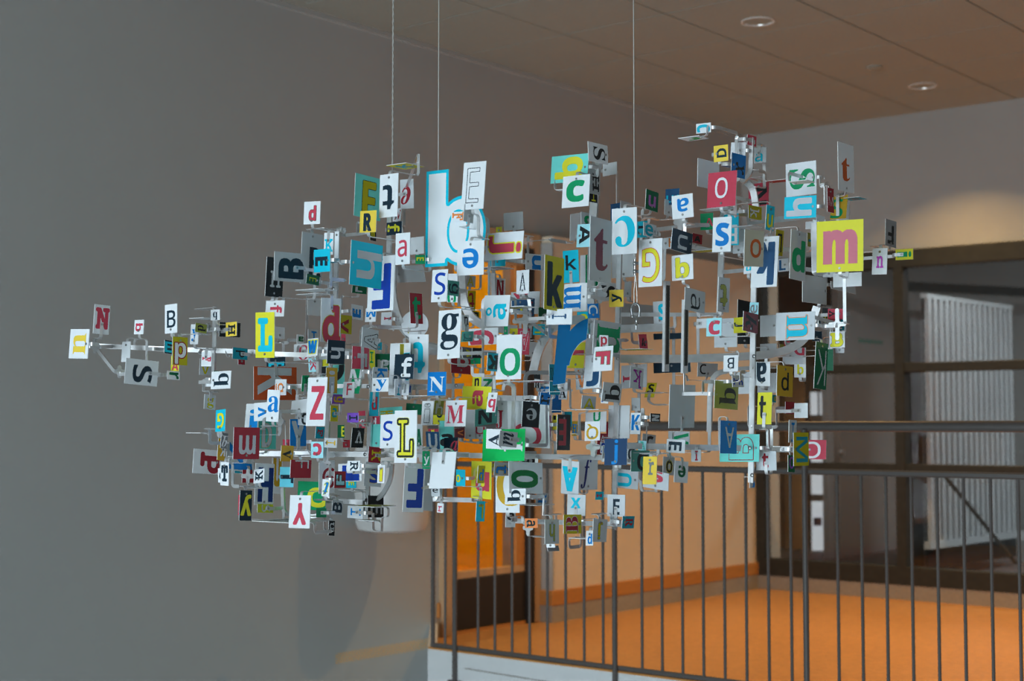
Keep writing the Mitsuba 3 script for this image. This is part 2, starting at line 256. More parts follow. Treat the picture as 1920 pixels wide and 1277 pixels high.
# ------------------------------------------------------------------ the door and the orange room behind it
rm = struct('wall_room', join([box(XL - 3.05, XL - 2.95, 5.3, 9.0, 0, 2.6), box(XL - 3.05, XL - 0.2, 5.2, 5.3, 0, 2.6), box(XL - 3.05, XL - 0.2, 9.0, 9.1, 0, 2.6), box(XL - 3.05, XL - 0.2, 5.2, 9.1, 2.6, 2.7)]), 'orange_room', label='orange walls of the room behind the door')
struct('floor_room', box(XL - 3.0, XL, 5.2, 9.1, -0.05, 0.002), 'yellow_floor', label='yellow floor of the room behind the door')
struct('trim_6', box(XL - 2.95, XL - 2.93, 5.3, 9.0, 0.1, 0.18), 'wood_orange', label='orange bumper rail in the room behind the door')
scene['room_lamp'] = {'type': 'point', 'position': [XL - 1.5, 7.2, 2.4], 'intensity': {'type': 'rgb', 'value': [2.7, 2.5, 1.2]}}
d1 = thing('door_1', 'glazed wooden door with dark kick plate behind the railing', None, 'structure')
X0, X1 = XL - 0.03, XL + 0.015
obj('kick_plate', bevel(X0, X1 + 0.004, D0 + 0.04, D1 - 0.06, 0.02, 0.29), 'kick_dark', d1); obj('hinge_stile', bevel(X0, X1, D0, D0 + 0.03, 0.0, DZ), 'wood_pale', d1)
obj('bottom_rail', bevel(X0, X1, D0 + 0.03, D1 - 0.06, 0.29, 0.33), 'wood_pale', d1); obj('top_rail', bevel(X0, X1, D0 + 0.03, D1 - 0.06, DZ - 0.1, DZ), 'wood_pale', d1)
obj('lock_stile', bevel(X0, X1, D1 - 0.14, D1 - 0.06, 0.33, DZ - 0.1), 'wood_orange', d1)
obj('edge', bevel(X0, X1 + 0.03, D1 - 0.06, D1 - 0.005, 0.0, DZ), 'kick_dark', d1); obj('jamb', bevel(X0 - 0.1, X1 + 0.02, D1 - 0.005, 6.785, 0.0, DZ + 0.09), 'wood_pale', d1); obj('jamb', bevel(X0 - 0.1, X1 + 0.02, D0 - 0.07, D0, 0.0, DZ + 0.09), 'wood_pale', d1)
obj('head', bevel(X0 - 0.1, X1 + 0.022, D0, D1, DZ, DZ + 0.09), 'wood_pale', d1)
obj('threshold', box(XL - 0.1, XL + 0.02, D0, D1, 0.0, 0.018), 'wood_orange', d1)
q = trimesh.Trimesh([[XL, D0 + 0.03, 0.33], [XL, D1 - 0.14, 0.33], [XL, D1 - 0.14, DZ - 0.1], [XL, D0 + 0.03, DZ - 0.1]], [[0, 1, 2], [0, 2, 3]], process=False); obj('pane', q, 'glass', d1)
obj('door_number', bevel(X1 + 0.022, X1 + 0.026, 6.62, 6.70, DZ + 0.02, DZ + 0.06, 0.001), 'paper', label='small white label plate on the head of the door frame', cat='sign')

# ------------------------------------------------------------------ lamps
for i, (x, y) in enumerate(lamps_xy + more_lamps):
    lab = ['round recessed ceiling downlight nearest the middle of the ceiling, the larger of two in view', 'round recessed ceiling downlight over the glass wall, the smaller of two in view'][i] if i < 2 else ['recessed downlight right of the picture, nearer row', 'recessed downlight right of the picture over the glass wall', 'recessed downlight far right, nearer row', 'recessed downlight far right over the glass wall'][i - 2]
    d = thing('ceiling_light', lab, 'ceiling light', group=None if i < 2 else 'ceiling lights outside the picture')
    obj('trim_ring', lathe([(0.076, 0), (0.084, 0), (0.084, 0.004), (0.080, 0.007), (0.076, 0.004), (0.076, 0)], (x, y, ZC - 0.007)), 'white_paint', d, smooth=40)
    obj('reflector', lathe([(0.077, 0), (0.068, 0.05), (0.05, 0.09), (0.03, 0.10)], (x, y, ZC - 0.004)), 'chrome', d, smooth=True)
    k = obj('bulb', lathe([(0.0, -0.012), (0.016, -0.01), (0.022, 0.0), (0.02, 0.02), (0.0, 0.022)], (x, y, ZC + 0.05), 16), 'white_lamp', d, smooth=True)
    scene[k]['emitter'] = {'type': 'area', 'radiance': {'type': 'rgb', 'value': [5.0, 3.6, 2.1]}}
    scene[d + '_beam'] = {'type': 'spot', 'to_world': T().look_at(origin=[x, y, ZC - 0.01], target=[x, y, 0], up=[0, 1, 0]), 'intensity': {'type': 'rgb', 'value': LAMP}, 'cutoff_angle': 54.0, 'beam_width': 18.0}
d = thing('smoke_detector', 'small flat round detector on the ceiling between the two downlights', 'smoke detector')
obj('base', lathe([(0, 0), (0.045, 0), (0.045, -0.008), (0.03, -0.014), (0, -0.014)], (-3.708, 7.767, ZC)), 'ceiling_board', d, smooth=30)
# white drum on the grey wall
cx = XL + 0.195; c = on(735, 950, 0, cx)
dl = thing('wall_lamp', 'white drum shaped lamp on the grey wall below the hanging letters', 'lamp')
zb = on(735, 1003, 0, cx + 0.16)[2]
obj('shade', lathe([(0.0, 0.006), (0.13, 0.0), (0.165, 0.012), (0.18, 0.045), (0.184, 0.20), (0.184, 0.40), (0.176, 0.42), (0.0, 0.425)], (cx, c[1], zb), 48), 'white_lamp', dl, smooth=35)
obj('wall_bracket', bevel(XL, cx - 0.12, c[1] - 0.05, c[1] + 0.05, zb + 0.12, zb + 0.3), 'white_paint', dl)

# ------------------------------------------------------------------ railing
rl = thing('railing', 'dark painted steel railing with round bars along the slab edge', 'railing')
RX0, RX1 = -4.744, 1.9
obj('handrail', cyl((RX0 - 0.02, YR, 1.112), (RX1, YR, 1.112), 0.0205, 16), 'rail_paint', rl, smooth=30)
obj('mid_rail', bevel(RX0, RX1, YR - 0.012, YR + 0.012, 0.926, 0.95, 0.006), 'rail_paint', rl); obj('bottom_rail', bevel(RX0 - 0.006, RX1, YR - 0.008, YR + 0.008, 0.088, 0.108, 0.004), 'rail_paint', rl)
obj('end_post', cyl((RX0, YR, 0.09), (RX0, YR, 1.112), 0.0105, 12), 'rail_paint', rl, smooth=30)
posts = [-4.595 + 0.897 * i for i in range(8)]
bal = mikit.ply(cyl((0, 0, 0.1), (0, 0, 0.93), 0.0064, 10), 'rail_paint', 30)
po = mikit.ply(join([cyl((0, -0.016, -0.16), (0, -0.016, 1.10), 0.0115, 12)]), 'rail_paint', 30); pl = mikit.ply(bevel(-0.045, 0.045, -0.018, -0.002, -0.15, -0.05), 'rail_paint')
for x in posts:
    scene[key('post', rl)] = {**po, 'to_world': T().translate([x, YR, 0])}; scene[key('base_plate', rl)] = {**pl, 'to_world': T().translate([x, YR, 0])}
for k in range(-1, 66):
    x = -4.567 - 0.10 + 0.0997 * (k + 1)
    if x < RX1 and min(abs(x - p) for p in posts) > 0.03: scene[key('baluster', rl)] = {**bal, 'to_world': T().translate([x, YR, 0])}
obj('edge_cable', tube([(-4.54, YR - 0.010, 0.01), (-3.76, YR - 0.010, -0.005)], 0.003), 'grey_panel', label='thin grey cable along the white slab edge', cat='cable')

# ------------------------------------------------------------------ outlines of the printed letters, and what hangs where
GLYPHS = '''6b 001M04290b2v0k2L0C2_0W371f381w341M2V1Q2S1Q2P1E2C1t2K1f2Q102Q0T2N0K2I0B2y0v2m0p250n1O0o1C0A1N0N1U0X1X1c1X1v1R1G1I1M1z1R1p1U0Z1Q0B1E0h1r0717000M020A070r0d0f0s040S001h 0n1h0p110u0J0A0y0J0p0W0j160j1g0o1o0w1t0E1w0Q1w1a1r1q1i1A141F0O1D0A1v
Ab 000016381W3831002j00240L0Y0L0K00 1v2B171j1W1j1x2C
Ar 00080b0b0i0i1r371A382G0x2Q0f2Y09320832001C001C081S0a1Y0e1-0j1W0x1M0V0M0V0C0v0A0j0C0e0K090X080X000000 1e250S151H161g28
As 00001d381A382O002o00200Z0N0Z0q01 1h2h0W1k1U1k1y2g1q2H1n2H
At 0009000f030m0k0o0n0t1d2J1c2M0I2M0C2O0y2U0A330N381K381S361Y2_2Z0r2-0o3b0n3g0k3g0539002b0023022009200f240m2y0p2i0_0Y0_0L0p140o1f0l1i0h1i071c0109000501 161n291n1C2K1x2A
Bb 00381q371T301_2X282P2f2w2e27281W201M1M1F201A2c1q2k182l0R2i0C2e0u1Z0c1H041m000000 0G0A1i0A1t0D1A0K1E0T1E151A1d1r1k1g1n0G1n 0G1W0I1V181V1r1Z1z281A2j1y2q1r2x1h2A0G2B
Br 0000000807080i0c0m0f0q0q0q2K0l2W0b30003100381K382d312t2T2D2D2D2k2C2b2v1_2n1U1X1J2g1C2s1x2D1n2J1e2N102N0O2K0B2C0n2h081T01 1a0p1d0e1k0b1z0b1M0g1V0r1Z0H1Y1a1R1p1E1y1r1B191B 191M1p1L1D1P1M1X1P221S2e1R2F1M2R1C2Z1k2_1c2Y1b2W192N
Bs 00381b381p361O2-1_2O242C262q252c22231Y1V1P1N1v1G1O1A1Z1t261k2b162c0O280w210l1T0c1B041h000000 0p0m1e0l1z0s1I0D1N0R1M151H1f1y1o1k1t0q1t 0p1Q191P1o1S1w1W1E221H2a1H2n1D2B1x2H1e2O0q2O
Bt 0006000i020m0q0p0q2L052N012Q013209381A3820332i2W2r2N2x2D2A2c2t1U2f1F2r1A2F1n2N132M0H2G0t2z0k2g061P000700 0R0p1I0o1_0s280w2h0G2j0N2k0Y2g1e281l1U1r1A1t0R1t 0R1P1D1O1Y1V23202628262p232y1U2H1I2L0R2M
Cb 001v021Y0a2n0l2F0F2X10351f381E381P362k2X2k2U272p1P2y1B2B1i2B112u0U2l0M270H1H0H1s0J180P0V0U0N110F1j0z1J0z2e0J2e0b2c091J011d000Y030C0c0l0r090L0315
Cs 001t021Z082j0l2F0E2W0-341h381P3724332j2Z2a2E1G2O1h2O142K0V2F0L2x0B2l0t210q1N0q1n0u140B0O0O0z100q1i0m1O0n2c0t2b071O011f000T050E0c0m0r0a0K0411
Db 00381e381v351P2_1_2U2m2z2v2i2A1Z2C1G2A1e2w0X2o0H2h0x200i1H071f010000 0G0A190A1t0F1B0K1K0T1R141V1n1V1Q1U1_1J2k1B2s1q2y192B0G2B
Eb 00381P381P2B0G2B0G1W1K1V1K1n0G1m0G0A1P0A1P000000
Es 00381M381L2O0p2N0q1Q1H1Q1H1t0p1t0p0n1M0m1M000000
Fb 00381P381P2B0G2B0G1O1J1O1J1f0G1f0G000000
Fs 00381M381L2O0p2N0p1I1H1H1H1l0p1l0p000000
Ft 002T013309382z382H322I2b2E242A232p242l292k2M0W2L0W1S1A1S1C2a1G2f1Q2g1W2a1X1l1S1a1J181F1b1B1y0V1x0W0p1A0n1G0h1G061D021z0007000105000h050n0u0p0u2L072M
Gb 001v021Y092k0l2D0y2Q0J2X10331o381X372g332w2Y2i2r1T2B1s2B1c2x132r0U2g0N250J1T0H1G0H1s0J190N0-0U0P150D1g0z1H0z1U0C1U1d1k1d1j1M2w1M2w0b2a051R011g000X040E0c0l0s080O0315
Gs 001s021Y082h0m2E0G2V10331n381Y372h332v2Z2m2D1T2N1n2O152K0P2z0A2i0t210q1O0q1l0u140A0Q0H0H0V0v120q1k0m1F0l1Y0n290q291j1v1k1v1F2y1F2y0a21021j000-040I0b0x0i0f0D050_
Hb 00380G380G1W1V1V1V382A382A001V001V1m0G1m0G000000
Ht 002S003106370-3818361c2_1c2V182O122M0K2L0K1S1-1R1-2L1G2M1B2O1y2T1z331N382A382H352K302I2Q2C2M2p2L2p0p2E0n2I0k2K082F011I001C011y071y0h1A0l1F0n1-0p1-1u0K1u0K0p170m1c0f1a03120007000105010k060n0k0p0k2L072M
Ib 0000000o0o0A0o2A002M00381r381r2M122B120A1r0o1r00
It 0008010k060n0X0p0X2K0V2M052N002U01330e382a372f312f2S2a2N1l2L1l0p290n2f0i2d03250008000501
Jb 000u0b0r0o0t0v0y0z0H0z381438140I110u0W0g0P090F040q000c000002
Jr 000r000F030L0d0R0n0R0t0P0y0K0A0F0A0u0u0i0x0b0C090N0a0S0f0V0l0W2K0U2S0P2Z0F310v320v381W381W321G2-1E2Y1A2R1z0N1w0w1o0h1c070_020y000m030b09030i
Js 000j0l0i0p0j0x0p0A0v0C0F0C380W380W0G0T0r0P0g0I080w020m000a000102
Kb 00380G380H1K1N382w381r1L2x001M000Y1k0G170G000000
Ks 00380p380q1D1N382f38101N2i001R000K1v0p1d0p000000
Kt 0007000h050n0u0p0u2L052N002T013309381b381l331m2U1j2O0U2K0W1I1Z2K1Z2M1O2M1H2Q1G311J361P382G382M362P2_2O2Q2H2M2v2M1u1M1L1F201p2k0T2z0o2P0n2U0k2U052O002k011J161u1m1d1u0U1c0U0p1i0m1m0f1l051d000700
Lb 00380G380G0A1X0A1X000000
Lr 0000000807080i0c0n0g0q0p0q2M0o2T0i2Z003100381D381D311k2_1d2W1a2P190u1b0j1g0e1q0c1O0d260i2i0p2t0B2F0W2I132R142G01
Ls 00380p380p0n1N0m1N000000
Lt 0007000i060n0E0p0E2L082M022O002S013306370d381H381N361Q2_1Q2U1L2N142L140p2s0o2t1g2y1n2M1n2Q1i2S142Q062K000700
Mb 00380W381G0M2s383m383m002L002M2s1X001k000E2i0B2r0A2r0C1t0C000000
Mr 000000080b090m0f0r0o0s0w0r2P0o2V0k2Z013101381c38251129152_384a384a313-2_3R2W3M2I3N0m3P0g3W0a490849002E002E082T0a2_0g320r312H1V001M000L2s0G2D0F2D0F0m0M0c0X0814081500
Ms 00380C371w0H1A0A2z38383838002L002L2a2M2K2L2J1J001o000m2L0n000000
Nb 00380S382c0P2b382O382O001W010A2m0C1t0C000000
Ni 000c080c0j0g0s0t112D122Q102V0U2_0I310I381C372y132A15302K2_2W2T302I312I383H383H313z313o2Z3i2S3e2J2u002m001d2r1b2q0H0w0I0j0O0e0_0c0_050005
Nr 0005000c0d0d0l0i0p0w0p2H072_003100380Z382w1f2w2O2u2U2p2Z27312738363836312S2-2M2U2K2O2J002B002y040D2p0C0t0G0j0K0g0_0c0_05
Nt 002U013208370N380U36102X2h0M2h2L1Q2N1K2U1K301O361X382O382W332W2Q2R2M2F2L2F072D012j002f030Q2w0P0r1d0q1l0o1p0j1p081k031e020g020a06080b0a0n0s0r0s2K0q2M072N
Ob 001x011U0427092p0g2C0u2S0E2Z0P3317381Q3828332j2Z2z2M2I2A2Q2j2V1Y2V1d2S0Y2K0G2B0s2o0g29071N011i0010030O070w0i0i0x0a0L0413 0I1K0K1d0Q0W0V0O130F1h0A1A0z1K0B1W0G220P2a102f1u2d20222n1X2v1P2z1y2D1i2C102v0T2l0M24
Or 001u011Q0422092h0l2z0v2L0P2Z12331n381M3823342i2-2z2O2O2y2_2d331-361E341f2_0Y2L0y2w0k28071G001i010Z070K0e0t0r0j0D080V031a 0Q280O1i0Q120V0J110t1c0h1r0a1I0a1Y0h230p2b0C2h0V2j1e2j1V2i282d2q222K1T2V1E2_1n2-1b2U122L0V2v
Os 001t011T04270f2z0l2I0z2V0O3211361b381F381X34292-2l2S2A2B2H2o2N242Q1M2Q1o2N152H0N2y0x2j0h23071O021B0012020P060t0k0j0v080P0316 0q1O0s1a0y0U0I0D0U0t150o1n0l1I0n1X0s2b0G2g0N2m112p1e2p1X2j2f2e2q292x1Z2H1F2O1d2O0U2H0H2w0x2e
Ps 003814381x311I2X1S2O1Y2C202n20241Y1R1Q1C1F1s1r1k1a1f0p1d0p000000 0p1B0Z1A1h1F1q1K1w1Q1C241B2p1v2A1n2H192N0-2P0p2O
Pt 002U023509381A381Z352f2_2r2T2D2F2K2h2I1W2D1G2r1s291i1U1d0Z1a0Z0p1A0o1H0m1L0f1K051H0108000105000f030m090o0y0p0y2K0x2M052N 0Z1z1G1y1V1B241H2c1R2h232g2k272z1Z2G1I2L0Z2M
Qs 001M012c072w0h2N0y2_0J340V371n381H331W2V262I2g2m2k202i1w2c1c230Y1U0N1B0D2a022b001K001g0A120A0N0D0x0K0o0Q0g0Z071e021t 0m210n1x0s1i0A140K0Y0U0T170R1o0S1B0X1O161S1c1X1p1Z1A1Z291V2p1Q2y1N2E1D2M1m2S0_2S0K2M0z2D0r2p
Rb 00381b381o361N2-202N262D292r2a25281X231L1Y1D1Q1v1D1p1C1m2w001M00111d0G1c0G000000 0G1M111L1l1R1r1Y1v261v2g1r2q1m2w182A0G2B
Rr 0000000807080i0c0n0g0q0p0q2M0k2X0d2_003100381K382a332x2U2G2J2L2y2L262G1W2x1L2f1B261z251w2U0k310a3c083d002e001h1u191t1a0n1e0e1i0b1A081A00 191E1b1C1l1C1G1G1N1L1W1W1_2i1Z2B1U2N1I2X1p2-1f2Y1b2U192L
Rt 0007000h030m0u0p0u2M052O002U013309381v381-352j2X2q2Q2z2A2D2o2D242z1V2s1J2d1x1Y1p2a1b2E0r2H0o2W0n2_0k2_052V002q011C1d1v1j1l1m0U1l0U0p1i0m1l0g1l071g010700 0U1K1D1J1Z1Q251Z2a282a2l252y1X2H1I2M0V2N
Sb 000O0B0A0K0z140z1e0C1k0I1m0Q1l0Z1d180t1w0m1C091Q0325022n052B0c2O0k2W0y330U381n371Z2X1N2r1j2B0X2B0P2z0J2s0H2n0H2d0N231E1C1Q1q1W1i1-131-0L1W0w1P0l1D0b1f020I000h05000c
Sr 001608160f0L0l0A0w0n0F0g0T0b1a0b1k0f1u0o1z0z1z0N1u0X1h150x1u0f1J061Z0424042t072D0f2R0p2_0A340O3815381D301L301P341Q381Z381Y2a1R2a1N2q1C2H1s2R1c2-0-300J2X0A2O0w2B0y2q0H2e1I1J1-1r2418240N220C1U0n1H0b1j020N010m090e090a0708000000
Ss 000x0x0n0R0l140m1f0p1q0v1x0G1z0Q1x101n1d181l0J1v0u1D0c1S0522032f042z0a2N0g2V0s310S381m371S2-1L2E1j2N0R2O0B2I0w2C0r2p0t2b0w250D1-0U1Q1h1H1z1y1K1q1R1h1X121Y0Q1U0y1O0n1A0b1h0310000F000f040009
Tb 00382n382m2A1x2A1x000S000S2A002A
Tt 001S012V033308372A382G362K302M1U2G1N2s1N2p1Q2n202l2M1B2L1B0p290o2f0m2j0e2i062f010A000t070t0h0y0n1b0p192M0r2M0n1Q0i1N061N
Ub 00380G380G150I0Y0O0L0W0F160A1o0z1A0C1J0H1O0N1U101V382y382y0Z2q0z2k0r270e1K031s0015000N040x0a0o0h0d0t040L010Y
Us 00380p380p100u0K0A0z0I0t0Y0m1f0k1y0n1I0s1R0A1Y0M200-20382p382o0U2l0I2f0v260j1Y0b1J041u000V000w080n0f0b0t030L000_
Vb 00370H381h1g1r0G1s0I1C1k2b382S381O001300
Wb 0O0000380G38171d1c0J1d0J1m1p1P382s382X1h310K320J3B384f383t002I002f1K282l1_1H1A01
Yb 00370L381n1T21382L381I1e1I001200121d
Yt 002W03360e3810381a361c321c2S142M0Q2K1s1D252J252M1S2M1N2P1N351X382E382L372P332P2P2I2M2w2K1D1d1E0p260o2h0m2k0h2k072i022b000F000x050w0h0C0n1d0p1d1g0m2K032O
Zb 0000000s1v2A032B03382j382j2I0Q0A2l0A2m00
ab 001a091w0i1F0w1N101V1T1Y1S2h1J2s1C2w172w0y2j0i2U0X361G381-342h2Y2o2U2A2F2F2q2I2b2I0426041Y0t1G0c1m020N000y040g0e040x000L 0T0Q0-0H170D1n0D1D0J1M0Q1T141T1t1n1s111l0W1d0S15
ai 000C00150b1I0z2n0Z2N1f2-1E381Y3826342d2Z2i2M2o3435342u0V2r0A2v0v2H0z2-0Z380S2W0w2E0d2k0120001U031O071K0f1J0K1x0s1c080X010B000l060a0f 0Q100S0H0Y0y180v1n0C1H101V1u262a272H212Q1O2S1I2P1j2m151W0W1r
ar 000A000Q04120m1m0T1E1K1X1K2v1H2H1y2S1l2W142W0S2Q0Q2H0-2s0_2d0Y260Q1-0F1W0t1W0g1_082d082v0b2D0n2S0T3516381H3828312p2R2y2D2D2g2D0v2I0q2V0u2Z0n2N0a2s0024001Q081J0q1q0b1b040U000C000i07070i 0-0J120w1c0q1o0r1H0E1K0J1J1I1s1E171q0Y12
as 0015041h0c1u0z1K151S1Z1V1Y2m1T2x1M2F1w2L1a2L0V2H0u2w0m2R0n2W0Z371F381Y33292Y2h2R2p2B2t2j2t0426041_0v1G0b1o020P000v050h0d040v000K 0y0P0D0A0U0r1i0r1C0y1R0L1W0V1Z191Z1y1f1w0Z1t0L1n0z180x0_
at 000R0017071u0i1I0C1U0Y1_1j221I222g1Z2f2c272s1Z2B1P2F1h2F0F2q0v2q0m2A0o2O0w2W0H301j381W372n2X2v2Q2F2B2L2f2L0A3e0w3i0r3i0e38062t062k0d2g0v1Y0f1D0619000O010s0a0e0l040A 0z0T0I0F100w1k0w1H0C220P2d0_2g182g1w1L1D1o1D0Z1y0J1p0A1f0y18
bb 00380D380C1_0K270X2g1a2j1l2j1x2h1G2c1Q241X1W211H241p240Q1_0z1V0n1G071m0016000Q060E0i0B0i0u030003 0E110H0J0M0C0Q0z0X0w160v1f0z1m0F1p0L1t0Y1u1h1p1B1h1M171Q0Z1Q0P1M0L1J0G1B0E1r
bi 000e000l0G2G0F2S0B2U0p2U0p310H311j380Y1O0Z1N171Y1l241D251M211V1T1-1D1Z1i1T0Z1B0w1g0d10050L000r000707 0z0f0D0a0M0a0R0c110n1d0E1o141s1l1s1E1m1M1g1O171M0X1z0Q1l0G0R0y0l
br 003100380U380U1-192a1j2d1z2d1S26251S291J2e1r2f162d0T230t1-0m1L091p0115010U060E0g0l010e000e2S092_ 0U0r0X0j100e1d0b1i0c1r0i1y0w1B0P1A1y1x1J1s1S1m1X1g1Z171Z121X0X1R0U1L
cb 001e001T042a0e2y0y2U0-341l381Y362q2X2b2i1A2u1p2u1c2q152l0Y2a0R1K0R1p0V160_0W180M1q0G1L0I200M2k0X2k0e1-041F001c000N060w0f0f0w050S
cr 001h001O072d0p2G0M2Z1e381M3824332e2Y2o2N2s2E2u2l2p2c2e241_221M2a1I2k1I2N1C2V1s2Y1c2T132L0Y2v0U270U1F0-19160S1h0E1z0u1S0t2a0A2p0N2y0I2n0r260e1A0014000J080q0n0e0E070R
cs 001U042b0c2v0j2G0E2Y0Y341g381K372b2-2c2X232z1u2I1b2H0V2A0G2k0A250w1P0y1c0E0U0K0K0X0y1e0s1J0t290C290a1L011b000O060w0g0d0B040Y001e
db 000V011w051N0e200n2a0w2f0G2i0Y2j1d2f1k2b1w1_1u2e1u38243824031C031v0l1h0815020K000x030m0a0a0n030G 0D1j0G0O0K0F0Q0z0W0w1d0w1k0z1q0F1v0U1w1g1s1B1l1L1a1P0Y1P0Q1M0L1G0G1y
dr 000T001h031x0c1R0n220G2c0-2d1b281o1-1n2U1h2_143114382138210q250j2g0f2g091S071o001n0j1c0714020Z000D010q070d0k050z 0H0N0K0u0Q0l0X0g160g1c0j1m0v1o0B1o1I1l1Q1b1Y0V1Y0O1S0K1K0H1q
ds 000U001n021y051K0g1_0o270z2d0P2h0_2h1a2f1m2a1B1Y1A381X381X031F031B0l1p0a1a020N000z030n0a0a0p030D 0n1i0q0K0v0y0E0o0L0l0S0j190k1f0m1p0s1x0F1A0Y1z1u1s1M1i1V181Z0T1-0F1U0x1M0q1w
dt 001e051z0g1S0t210K2a152f1q2d1G261U1X1U2O1w2P1s2U1s321v361B3829382f352g0p2u0o2z0j2A0a2w041W031T061S0m1C071h000S000C050m0g0a0v020O 0r140u0O0y0G0I0w100o1h0o1v0s1L0E1T0U1V1d1O1z1C1M1n1T121U0O1P0A1D0s1n
eb 001g001T082n0m2J0y2U0P311h381A381Z332c2Y2q2O2F2r2M212M1n0R1m0S180Z0V170L1j0F1w0D1W0E2f0J2C0S2C0d2k061P001l0011040M090s0m0g0z060T 0Z2k0T1W1_1X1-281U2l1L2t1y2y1k2y162s
ei 000W011m0a1O0r2g0T2L1d2-1G3829372i322u2V2z2I2y2i2r242d1R1E1w0U1k0S120T0N140v1d0s1v0u1F0z1T0O22112d0X2a0N220B1L0h1q041b000N000C030r080e0k060y 17270Z1z111z1r1K1S28202v202N1V2W1J2W1D2T1o2D
er 001i001T082l0l2G0I2-17381E371_2Z2k2D2v2a2w1H0X1G0Y1k120-1a0L1m0B1B0w1R0w2a0F2o0W2y0P2j0r1Z0a1x0013000I080q0n0f0B070R 0_2E0X1X1L1Y1K2A1E2P1y2V1m2Y182S
es 001f001T082n0m2I0K301d381I36242X2n2C2v2l2z252A1t0x1t0w1k0F0S0W0A1g0s1N0s2s0E2q0c27051J001g000M080y0h0i0w060S 0E2j0y1T231T202e1U2v1I2F1u2K152I0S2B
fb 001O00250m2g0m2C0o2K0s2T0y2-0J350X381m381H331y2C1k2F182F0_2z0Y2r0Z2f1u2f1u1O0Y1N0Y000m000m1N
fi 000f010n050t0a0u0g0t0l0o0l0g0i0c0i080p070v0d0B0p0K0X0Y240Y280K280L2h0_2i142y1a2M1h2V1s331G381U3720342430262W252M212I1V2H1N2L1M2O1M2V1P2Z1P301N311H301D2Y1y2O1t2z1p2h1H2h1H2a1G281o281n27170Y0Z0w0S0i0L0a0E050q000f0007030307
fr 000000070b0a0f0h0f1T001T00250f260h2D0m2P0x2-0F330T3717381p341B2X1G2P1G2A1z2r1v2p1k2p1b2v192z192K1e2Y1b2-132-0-2Y0X2U0V2L0V261h261h1T0V1T0V0l0Z0b13081f071f00
ft 0007000g040l0B0n0B1O0b1P041R001X012409290A2a0A2u0F2K0Q2Z0Z321q381O382333282X282R252M212K1P2K1C2N1k2N1c2L112C0Y2n0Z2a1S291X271_221_1W1V1Q0Z1O0-0m1R0m1Y0h1Y051R0008000302
gb 001N002h032v0a2N0q320F3810381f321t2R1x362135200M1Y0y1U0q1G0b1p0316000A010808080C0s0v0N0s140s1b0t1i0y1n0F1q0M1s1e1q1e1n191e11100X0J0W0y0Z0n120a1h031z 0D1U0E1G0I1z0O1s0V1o151n1i1s1p1A1t1S1s2g1q2q1m2y1g2C182G0W2G0M2B0H2u0D2g
gr 000q010z040E0a0J0m0O0c0W0611061l0c1u0i1z0B1J0j1U0728042i042x0c2Q0n2-0z340Q381a381u322532252P1M2O1V2u1V2e1O1-1E1Q1u1K1e1G0N1G0D1y0C1v0D1o0I1k1v1i1O1d1W18210_240R230y1Z0m1L0b1y051f010O000o040c0a030j 0r0p0v0k0H0d1a0b1o0d1z0h1G0n1J0x1E0H1w0K0B0L0t0F0q0z 0I2e0L1_0R1S0V1Q141Q1c1W1h2d1h2C1e2Q172Z102_0V2-0M2S0I2A
gs 001O002g042z0c2P0q310I3813381f351n301A2Q1D361V361V0N1R0v1L0k1B0a1o0316000w020a090a0t0p0n0N0j140j1k0p1s0x1x0H1A1f1y1f1p14190Y0N0X0y0-0m150a1j031y 0n2d0q1E0v1s0I1g0Q1d141d1c1f1m1k1u1w1z1N1y2k1u2z1p2G1i2M142R0P2R0D2M0u2B0p2n
hb 00380D380C1-0E1-0H230S2c1b2i1o2i1E2f1Q291Z20231P251x25001u001u1r1o1H1j1M1c1P111P0U1M0M1F0H1w0D1c0D000000
hs 00380o380n1W0C280V2f1h2f1p2d1B281L1-1S1M1T1C1T001w001w1C1r1N1l1T1e1X131Z0S1Y0H1U0w1K0q1y0o1k0o000000
ht 002V003105370D380I350I1Z0X281i2h1w2h1L2d1_21251U2b1B2b0n2l0m2t0j2v0g2v062r011B001w031v0g1y0k1Q0n1Q1s1J1K1B1S1s1V1c1V0Y1O0N1E0I1q0I0n0-0k110h11040W0007000104000f020j0l0n0l2N052P
ib 002Y04330b370q380w360D310F2Z0F2I0B2C0t2y0h2x0a2z012H 012f0E2g0E000100
jb 0r2R0s310u350A380O380T360X310X2P0U2L0Q2J0L2H0z2J0t2N 0002000q090o0k0p0p0s0s0z0s2t0W2u0W0u0U0l0Q0d0J070C030r000d00
kb 00380D380C1g0S1z1v2g2b2g1j1h2f001x000U0W0E0I0D000000
ki 00040J2I0I2R0D2U0r2U0r301m380Q1a0V1c1h1v1v1L1w1S1t1V1j1X1j232c232c1X201V1S1O1n1n1s0S1A0q1F0m1L0m1R0q1W0C200A210y1T0g1H041y001n001h021909140i0-0D0W0-0U0_0L0T0z05
ks 00380o380n1a0J1z1l2d1L2d1L2b0T1h1Q001o000D110o0Q0o000000
kt 002T013408380I380N350P1l1t1U1k201k281o2c2g2d2k2b2m272m1-2j1W231U1Q1O1g1k290m2q0m2x0j2y052u011B011x061x0e1I0m0_160O0X0O0b0M040H0007000104000g030k0q0n0q2N082O
lb 00380D380D000000
lt 0006000g050l0S0n0S2O0b2P062W07330g381b371e331e0m200m270i280522000700
mb 00330G340N2H18301n361C381R382d332q2Y2F2H2J2H2N2O2Z2Z3o373V374f304o2U4y2I4F2n4G003Q003Q203K2i3D2p3u2t3g2t322o2W2f2Q222M1J2M001W001W201Q2i1J2p1A2t1m2t182o112g0X240S1G0S000000
